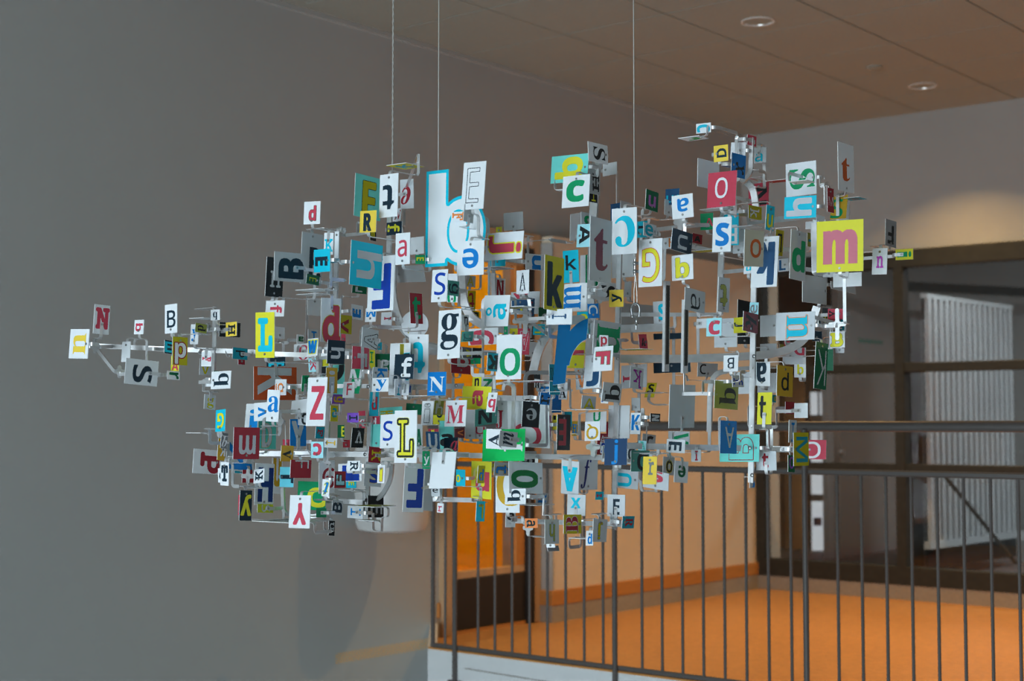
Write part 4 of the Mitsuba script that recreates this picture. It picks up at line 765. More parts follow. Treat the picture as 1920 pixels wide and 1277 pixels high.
A wh 836 751 875.5 750 833 800 2 M 0 r rd .08 .2 .9 .87 t
A ye 868 724 922 725 865 766 3 a 3 b rd .36 .18 .73 .88 r
A wh 916 736 933 736 911 773 1 q 0 b rd .15 .32 .92 .95 t
B tl2 891 768 933 762 890 800 3 N 0 b bk .15 .08 .75 .9 r
A dg 762 756 791 758 761 776 5 - t
A db 798 809 823 810 800 843 3 U 0 b gr .18 .1 .85 .92 b
A rd 803 804 822 804 803 812 4 I 1 b ye .3 .1 .6 .9 b
A mt 824 789 851 789 824 850 4 a 0 b bk .05 .4 .95 .78 b
A nv 833 821 859 820 832 846 3 a 0 i rd .45 .25 1 1 b
A dr2 853 802 871 802 853 821 5 V 1 b or .3 .2 .9 .8 b
A wh2 872 768 891 768 872 823 5 - b
A wh2 890 800 911 800 889 823 5 U 0 s rd .1 .0 .9 .6 b
A gr 780 795 792 795 780 842 4 A 0 b dg .0 .2 .9 .9 b
B bk 981 752 1013 755 978 800 2 e 2 r gr .22 .25 .82 .72 t
A bg 906 806 985 804 904 865 2 f 3 r wh .3 .3 .95 .7 r
A wh 912 804 940 805 911 841 1 A 3 r nv .15 .18 .98 .92 r
B gr 938 807 971 811 935 836 0 m 3 i nv .2 .08 .78 .9 Fr
A gr 930 750 953 752 930 803 4 J 0 r dr .0 .35 .6 1 t
A wh 951 750 1029 752 953 837 3 O 0 s rd .12 .5 .8 .98 r
B bl 1014 736 1033 738 1011 758 2 r 3 t bk .1 .2 .88 .9 l
A wh 1010 720 1034 720 1008 745 4 R 1 r bl .1 .1 .95 .9 t
B bl 1036 733 1053 733 1035 774 4 - t
A wh 1048 717 1064 717 1047 749 4 A 0 r bk .1 .3 .9 .9 Ft
B bk 1045.5 777 1070 778 1044 844 2 E 2 b dr .1 .12 .68 .87 t
A tl 1055 772 1072 772 1055 800 4 - b
A ye 1036 779 1044 779 1036 806 3 l 0 b bk .2 .0 .8 .3 b
A pu3 1027 779 1032 779 1027 820 3 - b
A gd 1073 790 1083 790 1072 817 4 H 0 t bl .1 .2 .9 .8 b
A wh 1097 791 1125.5 789.5 1096 827 2 Q 2 s gd .12 .14 .88 .92 b
B gr 1092 741 1118 744 1090 766 3 A 0 s am .1 .2 .95 1.1 b
A wh 1127 729 1141 730 1126 756 3 I 0 b db2 .1 .0 .35 .9 l
A wh 1141 760 1181 760 1140 822 4 - b
A wh 1098 774 1137 771 1097 812 4 U 0 b gn .38 .0 .72 .48 b
B dr 1120 813 1137 813 1119 852 4 A 0 s wh .3 .1 .9 .5 b
A dr 1137 792 1146 792 1137 823 5 - b
A nj 1134 823 1176 822 1133 872.5 1 j 0 b bl3 .32 .04 .6 .97 b
A wh 1125 829 1136 830 1125 850 3 S 0 b db2 .2 .05 .95 .95 r
A wh 1183 774 1202 774 1181 814 3 K 0 b bl .12 .1 .92 .82 Fr
B bk 1220 775 1238 776 1219.5 791 3 N 1 b gr .12 .15 .9 .9 l
A al 1184 746 1200 746 1184 770 4 - b
B gr 1206 813 1230 816 1203 842 4 c 0 b bk .25 .1 .8 .9 b
A lc 1197 826 1212 827 1196 844 3 A 0 t mt2 .15 .1 .9 .9 b
A wh2 1250.5 823 1285 825 1249 848 2 E 1 b nv .12 .18 .82 .85 l
A wh2 1253 808 1293 809 1253 840 4 V 1 b gn .2 .1 .95 .8 b
B tl2 1184 844 1218 845 1183 884 2 O 0 b bk .32 .12 .98 .95 l
A ye2 1206 856 1232 856 1204.5 908 1 r 0 t gy .4 .2 .78 .66 t
A gr 1176 838 1192 838 1176 870 3 C 0 b bk .1 .05 .9 .8 b
B gr 1244 856 1265 858 1243 890 3 o 0 s bk//am .28 .22 .78 .84 t
B wh 1266 863.5 1291 866 1264 904 3 e 2 b dg .25 .2 .8 .75 Ft
A wh2 1206 880 1254 888 1205 913 3 S 0 b rd .3 -.1 .78 .6 b
A wh2 1157 879 1197 883 1156 914 4 U 3 b cy .05 .2 .7 .9 r
A wh2 1053 862 1086 866 1051.5 925 2 A 2 b+ cy .1 .2 .88 .88 Ft
B wh 1086 862 1121 862 1085 919 3 f 0 i db4 .1 -.05 .65 .95 b
A wh2 1064 927 1098 928 1063 966 2 x 0 b cy .2 .15 .75 .65 Fb
A wh2 1139 927 1172 928 1138.5 968 2 E 0 b nv .33 .2 .7 .92 Fb
A tl 1117 922 1132 922 1116 937 4 H 0 b dr .15 .3 .8 .7 r
B tl 1168 968 1190 968 1166 991 2 R 1 r dr .25 .15 .88 .85 l
B am 1057 965 1090 965 1057 1001 1 B 3 r dr/wh .12 .1 .8 .95 r
B gr 1113 973 1139 974 1111 1016 1 j 2 b am/bk .35 .14 .65 .88 t
A wh 1099 995 1113 995 1098 1023 2 d 0 b bl .25 .2 .85 .9 t
B gr 1022 974 1048 974 1022 1020 1 h 2 b ol/bl .3 .2 .7 .9 t
A wh 1024 1020 1040 1020 1025 1027 2 - t
B gy 1026 1024 1047 1023 1028 1034 3 - t
A or 984 972 1008 972 984 990 2 a 1 t bk .15 .2 .8 .9 l
B wh 949 961 967 961 948 989 3 e 0 b bk .12 .02 .85 .52 Fr
A wh 947 917 986 916 946.5 946 1 b 3 r nv .13 .08 .75 .85 r
A wh 929 892 974 892 929 961 2 C 0 b gd .05 -.3 1 .82 b
B wh 954 865 1017 868 955 925 2 O 1 b dg2 .06 .25 .85 .82 r
B gr 975 846 1006 846 974 872 3 G 1 b bk .15 .3 .9 .95 r
B gr 1007 924 1028 925 1005 944 3 k 3 b bl .15 .1 .85 .9 l
B gr 928 866 954 868 926 891 3 t 1 b bl//gd .1 .2 1 .85 r
A ye 884 864 922 866 883 934 3 d 0 b+ rd .25 .3 .87 .78 Fb
B am 897 873 910 873.5 894.5 906 1 d 0 b bl .2 .2 .82 .85 b
A am 910 869 927 869 910 886 4 - b
B cy 894 940 910 940 892 978 3 L 2 b am .25 .15 .82 .85 t
B wh 760 868 798 870 755 960 2 F 2 u db2 .17 .12 .9 .9 r
B gr 790 870 810 872 791 957 4 - r
A wh 811 848 856 847 804 916 1 - Ft
A cy 855 880 872 881 855 912 3 o 0 b ye .0 .3 .5 .75 r
A wh2 808 916 824 916 809 931 3 e 0 s bk .2 .0 .8 .5 t
A wh 820 943 832 944 819 961 3 r 0 t rd .15 .3 .75 .85 t
A gn 792 846 806 846 792 879 2 y 0 b wh .2 .3 .95 .8 t
B gr 686 866 718 869 682 911 3 s 0 b db2/gd .3 .28 .85 .85 t
A wh 708.5 872 722 872 707 906 1 l 0 b ye//pu3 .32 .17 .72 .9 t
B bk 690 929 719 930 690 970 4 E 1 b gr .15 .4 .92 .85 b
B dr 692 837 715 840 690 867 3 K 1 t am .25 .2 .95 .85 Fr
A wh 651.5 864 675 864 651 883 1 R 1 t nv .25 .12 .85 .95 r
A wh 634 870 678 868 634 904 3 J 1 b db2 .18 .1 .9 .95 Fr
A cy 649 903 668 903 649 915 3 E 1 b ye .25 .0 .8 .6 b
B dr 627.5 884 648.5 884 626.5 915 2 F 3 b lc//bk .15 .2 .88 .82 l
B wh 598.5 864 628 863 598 926 3 6 0 b dr .2 .22 .98 .85 t
A wh 605 898 619 900 602.5 930 1 t 2 i bl//ye .15 .15 .85 .9 b
B dr 545.5 862 584 863 544 896 2 F 1 l gr .2 .0 .88 .48 t
B am3 528 835 551 836 526 865 2 v 1 r bk .1 .28 .78 .8 r
A rd 530 824 545 824 530 837 4 - b
A cy2 525 875.5 551 876 524 913 3 T 1 u nv .08 .2 1 .78 l
B dr3 439 801 487.5 802 437 861 1 m 2 b gr2 .2 .25 .85 .85 b
B gr 426 828 476 834 424 881 4 K 3 b bl .1 .0 .95 .95 r
B wh 364 841 413 845 361 887 4 P 1 t+ dr .3 .15 1 .92 r
B am3 410 822 424 823 407 863 3 K 2 b wh .3 .3 1.0 .8 r
B gy 416 811 428 813 413 840 2 b 0 i wh .12 .22 .92 .9 t
A cy 405 769 423 767 403.5 810 2 G 2 b ye .18 .15 .88 .86 b
A wh 413.5 866 429 867 413 910 1 T 0 t+ nv .17 .16 .85 .8 t
A wh 408.5 878 417 878 409 905 2 o 0 b nv .3 .3 1.2 .8 t
B dr 455 881 477 881 454 905 4 - Ft
B tl 440 880 456 881 440 887 4 - r
A wh 476 881 496 878 475 907 2 K 3 t nv .18 .15 .85 .78 b
B wh 480 868 515 870 477 947 3 H 0 b nv3 .15 .1 .95 .92 b
B wh 511 858 530 860 509 925 5 U 0 b gd .1 .0 .9 .8 r
B mt2 485 788 518 790 484 841 4 D 0 b gr/gd .2 .1 .75 .95 b
A wh 476 756 503 754 476 790 2 v 3 b bl .3 .25 .88 .8 r
A wh 502 730.5 525 731.5 498.5 790 1 a 0 r bl .1 .2 .98 .7 b
A wh 462 757 486 757 458 806 3 i 0 b bl3 .35 .22 1.1 1.05 b
B br 476 687 556 689 476 750 4 K 1 b gr .08 .02 .88 .85 Ft
A wh 516 711 537 711 515 741 3 g 1 s or .08 .25 .75 .8 r
A nv 500 672 535 669 500 689 5 E 1 b cy .1 .5 .95 1.1 t
B tl 437 651 464.5 654 436 672.5 3 P 1 s bk .2 .25 .8 .8 Fr
B dr 447 674 459 675 447 683 4 - t
A ye 479 586 514.5 585 479 671 1 L 0 t+ cy .18 .15 .86 .84 b
A wh 499 564 534 563 497 594 3 f 1 b rd .25 .3 .88 .8 t
B wh 515 612 534 614 515 634 5 - b
B bk 412 604 451 606 411 631 3 - l
A ye2 423.5 605 444 603 423 631.5 2 H 1 t bk .25 .18 .85 .9 Fl
B ol2 367 605 388 609 366 622 2 d 1 r bk .2 .18 .9 .85 r
A wh 358 608 373 608 356 645.5 3 y 0 r bl .18 .25 .85 .85 b
A wh 395 581 412 580 395 601 2 q 0 r nv .28 .2 .75 .95 b
A wh 309 572 332 569 309 626 1 B 0 s nv .2 .22 .86 .8 b
A wh 252.5 600 270 599.5 251 627 2 b 1 b rd .15 .25 .9 .8 b
B wh 178 570 207 573.5 174.5 625 2 N 0 t+ rd .13 .13 .92 .8 Fb
A wh 132.5 617 168 617 128.5 672 2 n 3 r ye2 .2 .15 .85 .85 r
B wh 237 671 298 678 233 719 1 S 1 b nv .22 .22 .82 .9 Fr
A wh 229 641 245 640 227 679 3 - t
B wh 314 695 337 697 314 711 2 r 1 b dg .15 .15 .9 .9 l
B am 324 631 352 633 323 684 1 p 0 b wh//dr .15 .2 .9 .96 t
A ye 321 667 336 668 320 695 2 A 0 b rd .15 .4 .95 .95 t
B nv 309 637 326 640 308 662 2 E 0 b cy .0 .1 .8 .9 r
A wh 378 660 397 660 377 687 2 F 1 t rd .12 .35 .95 .65 Ft
B gr 375 672 396 672 374 703 3 V 0 b am .2 .5 .8 .95 t
A wh 397 697 433.5 695 395 730 1 b 3 r nv .15 .12 .9 .86 l
B dg 401 695 421 696 401 729 3 - l
A wh 385 708 398 708 384 725 3 - r
B gr 384 739 405 742 382.5 766 2 g 0 r am .25 .18 .82 .95 Ft
B nv 450.5 919 473 920 448.5 976 2 y 2 u ye .08 .15 .95 .83 t
A rd 447 928 453 928 446 966 4 - b
B lm 483 945 512 946 483 961 3 S 1 s gr .25 .1 .8 .9 Fr
A wh 544 928.5 583 929 541 990 1 Y 2 u rd .2 .25 .82 .88 t
A gn 559 902 612 904 557 955 4 O 0 b ye .35 .2 1.1 .9 r
B bk 617 976 628 977 616 1004 3 n 3 t gr .15 .1 .85 .65 t
B gr 624 937 643 939 622 964 3 B 3 b nv .05 .15 .95 .85 t
A wh2 652 948 681 950 651 971 3 I 1 t bl .22 .2 .85 .75 Fr
A dg 593 953 612 953 593 970 3 - Fr
B am 1488 811 1516 811 1488.5 874 1 M 1 s tl .18 .14 .92 .88 l
A rd 1513 825 1549.5 825 1512 861 3 C 2 s wh .0 .1 .72 .95 l
B gr 1480 787 1494 788 1479 830 2 I 0 t bl .3 .12 .7 .95 b
B bl 1350.5 788 1381.5 790 1350 850 2 A 2 s gr .3 .2 .82 .82 t
A mt 1350 815 1424 814 1349 866 3 B 3 b mt/dr .25 .12 .85 .92 r
A wh2 1417 846 1455 846 1418 882 3 t 0 b dr .3 .12 .62 .85 Fb
A wh 1489 756 1514.5 755.5 1489 784 3 - Fl
B dr 1473 753 1490 754 1473 776 4 - r
B tl 1448 740 1455 741 1448 754 5 o 0 b am .4 .2 1 .8 b
A gr 1296 843 1314 843 1296 866 3 I 0 b dr .4 .1 .7 .9 t
B dg 1478 853 1490 854 1478 885 2 O 0 b pu .15 .1 .85 .8 t
B gr 1406 902 1416 902 1406 915 3 j 0 b bl .3 .1 .9 .9 t
B dr 768 549 791 551 770 606 4 t 0 b gn .18 .12 .85 .85 Fb
B tl2 840 525 861 528 839 553 3 g 1 s nv .12 .2 .9 .85 r
A wh 838 513 858 513 838 567 4 O 0 b gn .05 .55 .85 1.1 b
B gr 871 382.5 889 388 869 414 1 - Fb
A wh 846 398 871 396 846 416 2 F 1 t or .1 .1 .95 .9 r
A wh2 944 400 980 396.5 945 433 4 - b
A ye 930 426 941 425 930 436 5 - b
B wh 985 640 1012 642 985 668 5 - b
A wh2 815 700 835 700 815 745 6 - b
'''

# ------------------------------------------------------------------ the hanging sculpture: cards with letters bolted to an aluminium frame
# colours as they look in full daylight, with the word used in labels
PAL = {k: (tuple(int(v) for v in c.split(',')), w) for k, c, w in (x.split(';') for x in '''wh;232,238,243;white|wh2;206,213,219;pale grey|cy;0,196,226;cyan|cy2;112,216,236;light cyan|cy3;0,186,216;cyan|lc;166,229,240;pale cyan|bl;0,124,206;blue|bl3;0,140,222;bright blue|db;34,84,128;dark blue|dq;0,92,142;dark blue|nj;28,64,104;dark blue|db2;14,62,168;royal blue|db4;22,42,118;navy|nv;12,42,58;black|nv2;38,80,120;slate blue|nv3;10,48,120;navy|tl;0,146,168;teal|tl2;74,152,142;green teal|mt;116,222,214;mint|mt2;84,196,180;mint|ye;228,224,52;yellow|ye2;238,208,74;warm yellow|ye3;206,168,48;ochre|am;190,180,22;olive yellow|am2;222,208,40;yellow|am3;204,162,50;ochre|gd;204,164,44;gold|ol;150,156,68;olive|ol2;150,160,72;olive|lm;192,202,50;lime|rd;202,68,90;red|dr;156,38,52;dark red|dr2;122,50,60;maroon|dr3;164,44,60;dark red|bk;24,34,38;black|gn;0,152,98;green|bg;0,198,96;bright green|dg;0,98,66;dark green|dg2;0,116,46;green|pu;128,72,172;purple|pu2;172,108,180;mauve|pu3;142,36,142;purple|vi;134,88,208;violet|mg;200,86,200;magenta|pk;208,116,134;rose|or;232,138,78;orange|br;200,84,36;rust orange|br2;196,88,36;brown|gr;190,197,201;grey|gr2;196,202,210;grey|gy;122,127,132;dark grey|gy2;150,153,156;grey|tn;196,196,182;stone grey|pl;122,62,78;plum|al;188,194,198;bare metal|w;232,238,243;white'''.split('|') for x in [';'.join(x.split(';'))])}
def col(k): return lin(PAL[k][0])
GLYPH = {}
A64 = '0123456789abcdefghijklmnopqrstuvwxyzABCDEFGHIJKLMNOPQRSTUVWXYZ-_'
for ln in GLYPHS.strip().split('\n'):
    nm, *rings = ln.split(' ')
    rr = []
    for s in rings:
        v = [A64.index(a) * 64 + A64.index(b) for a, b in zip(s[::2], s[1::2])]
        rr.append(Polygon(list(zip(v[::2], v[1::2]))).buffer(0))
    rr.sort(key=lambda p: -p.area); g = rr[0]
    for p in rr[1:]: g = g.difference(p) if g.contains(p.representative_point()) and p.within(g.buffer(1)) else g.union(p)
    GLYPH[nm] = g
FP = np.array([-math.sin(YAW), math.cos(YAW), 0.0])
DIR = {'A': -RIGHT * math.sin(math.radians(53)) + FP * math.cos(math.radians(53)), 'B': RIGHT * math.sin(math.radians(38.5)) + FP * math.cos(math.radians(38.5))}
def depth(rank): return 3.86 + 0.085 * rank
def pose(cls, c, rank):
    """corner and edge vectors of the rectangle that a card standing square to the frame shows as these three corners"""
    r0, r1, r2 = ray(c[0], c[1]), ray(c[2], c[3]), ray(c[4], c[5]); d = DIR[cls]
    cr = lambda a, b: a[0] * b[1] - a[1] * b[0]
    k = cr(r0, d) / cr(r1, d); s = depth(rank) / ((1 + k) / 2)
    tl, a = r0 * s, r1 * (k * s) - r0 * s
    z = (a @ tl) / (a @ r2); z = max(s - 0.25 * s * abs(c[5] - c[1]) / F * 1.6, min(s + 0.25 * s * abs(c[5] - c[1]) / F * 1.6, z))
    b = r2 * z - tl; b = b - a * (a @ b) / (a @ a)
    n = np.cross(a, b); n /= np.linalg.norm(n); n = n if n @ (-tl) > 0 else -n
    return CAM + tl, a, b, n
def plate(shape, o, a, b, n, colour, z0, z1, edge=(226, 230, 233)):
    """a flat plate cut to a shape given in metres along a and b, its cut edge bright"""
    ea, eb = a / np.linalg.norm(a), b / np.linalg.norm(b); V, Fc, C = [], [], []
    for g in getattr(shape, 'geoms', [shape]):
        if g.is_empty or g.geom_type != 'Polygon' or g.area < 1e-9: continue
        v, f = trimesh.creation.triangulate_polygon(g, engine='earcut'); p = o + v[:, :1] * ea + v[:, 1:2] * eb
        nrm = np.cross(p[f[0][1]] - p[f[0][0]], p[f[0][2]] - p[f[0][0]]); f = np.array(f); f = f if nrm @ n > 0 else f[:, ::-1]
        m = len(V); V += list(p + n * z1); C += [colour] * len(p); Fc += (f + m).tolist()
        if z0 is None: continue
        m = len(V); V += list(p + n * z0); C += [colour] * len(p); Fc += (f[:, ::-1] + m).tolist()
        for ring in [g.exterior, *g.interiors]:
            q = np.array(ring.coords)[:-1]; q = o + q[:, :1] * ea + q[:, 1:2] * eb
            for i in range(len(q)):
                j = (i + 1) % len(q); m = len(V); V += [q[i] + n*z1, q[j] + n*z1, q[j] + n*z0, q[i] + n*z0]; C += [lin(edge)] * 4
                Fc += [[m, m+1, m+2], [m, m+2, m+3]]
    return (np.array(V), np.array(Fc), np.array(C)) if V else None
def put(name, parent, part, label=None):
    v, f, c = part; return obj(name, trimesh.Trimesh(v, f, process=False), 'print', parent, False, label, color=c)
def letter_shapes(spec, w, h):
    """[(polygon in metres, colour)] of one printed letter"""
    ch, rot, st, cc, u0, v0, u1, v1 = spec
    heavy = st[-1] == '+'; st = st[0]; base = {'l': 's', 'u': 'b', 'm': 't'}.get(st, st); g = GLYPH[ch + base]
    g = affinity.scale(g, 1, -1, origin=(0, 0)); g = affinity.rotate(g, 90 * rot, origin=(0, 0))
    x0, y0, x1, y1 = g.bounds; r = (u1 - u0) * w / (x1 - x0) / ((v1 - v0) * h / (y1 - y0))
    if base in 'bt' and ch not in 'iIlj':                                       # keep the strokes even when a letter is set narrow or wide
        k = 36 if base == 'b' else 22
        if r < 0.85: dl = min(13, (0.9 * k / r - k) / 2); g = affinity.scale(affinity.scale(g, 1, 40, origin=(0, 0)).buffer(dl, 2), 1, 1 / 40, origin=(0, 0))
        elif r > 1.2: dl = min(13, (0.85 * k * r - k) / 2); g = affinity.scale(affinity.scale(g, 40, 1, origin=(0, 0)).buffer(dl, 2), 1 / 40, 1, origin=(0, 0))
    x0, y0, x1, y1 = g.bounds; W_, H_ = (u1 - u0) * w, (v1 - v0) * h; sx, sy = W_ / (x1 - x0), H_ / (y1 - y0)
    g = affinity.affine_transform(g, [sx, 0, 0, sy, u0 * w - x0 * sx, v0 * h - y0 * sy]).buffer(0); m = min(W_, H_)
    if st == 'l': g2 = g.buffer(-0.022 * m); g = g2 if not g2.is_empty else g
    if st == 't': g = g.buffer(0.022 * m, join_style=2)
    if st == 's': g = g.buffer(0.016 * m)
    if st == 'u': g = g.buffer(-0.045 * m).buffer(0.075 * m) if not g.buffer(-0.045 * m).is_empty else g
    if heavy: g = g.buffer(0.045 * m, join_style=2)
    card = shapely.box(0.0008, 0.0008, w - 0.0008, h - 0.0008); out = []
    if ':' in cc:
        c, x = cc.split(':'); wd = max(0.0014, 0.04 * m); ring = g.difference(g.buffer(-wd))
        return [(ring.intersection(card), 'wh' if x == 'w' else c)]
    if cc == 'ye/bk' and ch == 'L': return [(g.buffer(0.0032, join_style=2).intersection(card), 'ye'), (g.buffer(0.0024, join_style=2), 'bk'), (g.buffer(-0.0028, join_style=2), 'ye')]
    if '/' in cc:
        c, x = cc.replace('//', '/').split('/'); wd = min(0.005, max(0.0013, 0.075 * m)) if '//' in cc else min(0.002, max(0.001, 0.03 * m))
        return [(g.buffer(wd).difference(g).intersection(card), x), (g.intersection(card), c)]
    return [(g.intersection(card), cc)]
# the frame: strips given as width in pixels, rank of depth, corner radius in pixels and points in the photograph
frame_pts = []
sculpture = thing('hanging_sculpture', 'large hanging mobile of many coloured letter cards on an aluminium frame', 'hanging sculpture')
bars = []
for ln in BARS.strip().split('\n'):
    w, rank, rad, *pts = ln.split(); d = depth(float(rank)); q = [at(*map(float, p.split(',')), d) for p in pts]
    path = fillet(q, float(rad) * d / F, 6); bars.append((path, float(w) * d / F))
NA = np.cross(DIR['A'], [0, 0, 1.0])
def dense(path, step=0.03):
    out = []
    for a, b in zip(path, path[1:]):
        k = max(1, int(np.linalg.norm(b - a) / step)); out += [a + (b - a) * i / k for i in range(k)]
    return out + [path[-1]]
for i, (path, w) in enumerate(bars):
    t = path[-1] - path[0]; wd = np.cross(t / np.linalg.norm(t), NA)
    obj('frame_bar', strip(path, wd, w, 0.006), 'aluminium', sculpture)
    pts = np.array(dense(path))
    if i:
        old = np.array(frame_pts); D2 = np.linalg.norm(pts[:, None] - old[None], axis=2); a, b = np.unravel_index(D2.argmin(), D2.shape)
        if D2[a, b] > 0.012:
            mid = np.array([old[b][0], old[b][1], pts[a][2]]); obj('frame_link', strip(fillet([pts[a], mid, old[b]], 0.02), [0, 0, 1], 0.011, 0.004), 'aluminium', sculpture); frame_pts += dense(np.array([pts[a], mid, old[b]]))
    frame_pts += list(pts)
# two dark channel bars with slots
for x0, y0, x1, y1 in ((1250, 527, 1248, 697), (1285, 562, 1283, 700)):
    p, q = at(x0, y0, depth(2.2)), at(x1, y1, depth(2.2)); cb = obj('channel_bar', strip([p, q], DIR['B'], 0.024, 0.008), 'aluminium', sculpture)
    e = (q - p) / np.linalg.norm(q - p); nB = np.cross(DIR['B'], [0, 0, 1.0]); nB = nB if nB @ (CAM - p) > 0 else -nB
    obj('slot', strip([p + e * 0.012 + nB * 0.0045, q - e * 0.02 + nB * 0.0045], DIR['B'], 0.014, 0.002), 'frame_brown', cb); frame_pts += dense(np.array([p, q]))
# flat cross plates
for ln in HUBS.strip().split('\n'):
    cls, x, y, l0, l1, w, rank = ln.split(); d = depth(float(rank)); s = d / F; o = at(float(x), float(y), d); l0, l1, w = (float(v) * s for v in (l0, l1, w))
    g = shapely.box(-l0, -w / 2, l0, w / 2).union(shapely.box(-w / 2, -l1, w / 2, l1)).buffer(w * 0.5).buffer(-w * 0.95).buffer(w * 0.45)
    n = np.cross(DIR[cls], [0, 0, 1.0]); n = n if n @ (CAM - o) > 0 else -n
    v = plate(g, o, DIR[cls], np.array([0, 0, 1.0]), n, [0, 0, 0], -0.001, 0.001); obj('cross_plate', trimesh.Trimesh(v[0], v[1], process=False), 'aluminium', sculpture)
    old = np.array(frame_pts); k = np.linalg.norm(old - o, axis=1).argmin()
    if np.linalg.norm(old[k] - o) > 0.012: obj('frame_link', strip(fillet([o, o - n * 0.02, old[k]], 0.01), [0, 0, 1], 0.010, 0.003), 'aluminium', sculpture)
    frame_pts += [o]
# the cards
ROT = {0: '', 1: ' lying on its side', 2: ' upside down', 3: ' lying on its side'}
cards = []
for ln in CARDS.strip().split('\n'):
    t = ln.split(); cls, bg = t[0], t[1]; c = [float(v) for v in t[2:8]]; rank = int(t[8])
    spec = None if t[9] == '-' else (t[9], int(t[10]), t[11], t[12], *[float(v) for v in t[13:17]])
    o, a, b, n = pose(cls, c, rank + 0.35 * (rng.random() - 0.5)); cards.append((o, a, b, n, bg, spec, t[10] if spec is None else t[17], abs((c[2] - c[0]) * (c[5] - c[1]))))
for ln in FLATS.strip().split('\n'):                                   # cards that lie flat, seen from below or above
    x, y, w, h, bg, lc, ch, rank = ln.split(); d = depth(float(rank)); o = at(float(x), float(y), d); s = d / F
    a, b = -DIR['A'] * float(w) * s, DIR['B'] * float(h) * s; b = b - a * (a @ b) / (a @ a); o = o - (a + b) / 2
    n = np.array([0, 0, 1.0 if o[2] < EYE - 0.02 else -1.0]); cards.append((o, a, b, n, bg, None if ch == '-' else (ch, 0, 'b', lc,   .2, .2, .8, .8), 'r' if float(x) < 800 or 1250 < float(x) < 1380 else 'l', float(w) * 12))
order = sorted(range(len(cards)), key=lambda i: -cards[i][7])
lettered = [i for i in order if cards[i][5]]; plain_ones = [i for i in order if not cards[i][5]]
single, bunch = set(lettered[:300] + plain_ones), lettered[300:]
arms, arm_pts = [], list(frame_pts)
def card_parts(i):
    o, a, b, n, bg, spec, edge, area = cards[i]; w, h = np.linalg.norm(a), np.linalg.norm(b); ea, eb = a / w, b / h
    body = plate(shapely.box(0, 0, w, h), o, a, b, n, col(bg), -0.0018, 0.0)
    let = [p for p in (plate(g, o, a, b, n, col(c), None, 0.0005 + 0.0002 * k, ) for k, (g, c) in enumerate(letter_shapes(spec, w, h))) if p] if spec else []
    return body, let
def merged(parts):
    V, Fc, C, m = [], [], [], 0
    for v, f, c in parts: V.append(v); Fc.append(f + m); C.append(c); m += len(v)
    return np.vstack(V), np.vstack(Fc), np.vstack(C)
SIDE = {'t': (0, -1), 'b': (0, 1), 'l': (-1, 0), 'r': (1, 0)}
screw_mesh = trimesh.creation.cylinder(0.0033, 0.002, sections=10); screw_mesh = join([screw_mesh, trimesh.creation.cylinder(0.0016, 0.0026, sections=6)]); screw_ply = mikit.ply(screw_mesh, 'screw_steel')
def frame_to(p, n):
    z = n; x = np.cross([0.1, 0.3, 0.95], z); x /= np.linalg.norm(x); y = np.cross(z, x); m = np.eye(4); m[:3, 0], m[:3, 1], m[:3, 2], m[:3, 3] = x, y, z, p; return T(m)
todo = []
small_parts = []
for i in order:
    o, a, b, n, bg, spec, edge, area = cards[i]; w, h = np.linalg.norm(a), np.linalg.norm(b); ea, eb = a / w, b / h
    front = edge[0] == 'F'; sx, sy = SIDE[edge[-1]]; out = ea * sx + eb * sy; ins = min(0.026 if front else 0.0095, 0.35 * (w if sx else h))
    mid = o + ea * w * (0.5 + 0.5 * sx) + eb * h * (0.5 + 0.5 * sy); spot = mid - out * ins
    body, let = card_parts(i)
    if i in single:
        name = 'letter_card' if spec else 'blank_card'
        if spec:
            cc = spec[3]; cc = cc.replace('//', '/'); word = PAL[cc.split('/')[0].split(':')[0]][1]; word = 'outlined ' + word if ':' in cc else word + ' and ' + PAL[cc.split('/')[1]][1] if '/' in cc else word
            lab = f'{PAL[bg][1]} card with {word} letter {spec[0]}{ROT[spec[1]]}'
        else: lab = f'plain {PAL[bg][1]} card without a letter'
        k = put(name, sculpture, body, lab)
        if let: put('letter', k, merged(let))
        s = key('screw', k); scene[s] = {**screw_ply, 'to_world': frame_to(spot + n * (0.0025 if front else 0.0006), n)}
    else: small_parts += [body] + let
    todo.append((i, spot, mid, out, n, front, ea * (sx == 0) + eb * (sy == 0)))
if small_parts: k = put('small_cards', sculpture, merged(small_parts), 'the smallest letter cards in the middle of the mobile'); labels[k]['kind'] = 'stuff'
# two big letters cut out of sheet
o, a, b, n = pose('A', (800, 322, 913, 309, 797, 504), 2.4); w, h = np.linalg.norm(a), np.linalg.norm(b)
ell = lambda cx_, cy_, rx, ry: affinity.scale(shapely.Point(cx_ * w, cy_ * h).buffer(1, 24), rx * w, ry * h)
stem = shapely.box(0, 0, 0.375 * w, 0.985 * h); g = stem.union(ell(0.60, 0.64, 0.40, 0.355)).intersection(shapely.box(0, 0, w, h)); hole = ell(0.545, 0.64, 0.165, 0.205)
k = put('cutout_letter', sculpture, plate(g, o, a, b, n, col('wh'), -0.002, 0), 'big white letter b cut from sheet with a cyan border')
put('border', k, merged([plate(g.difference(g.buffer(-0.0085)), o, a, b, n, col('cy'), None, 0.0005), plate(hole.buffer(0.004).difference(hole.buffer(-0.0035)), o, a, b, n, col('cy'), None, 0.0005)]))
todo.append((None, o + b * 0.8 + a * 0.5, o + b + a * 0.5, b / h, n, False, a / w))
o, a, b, n = pose('A', (1047, 607, 1103, 597, 1036, 722), 1.6); w, h = np.linalg.norm(a), np.linalg.norm(b)
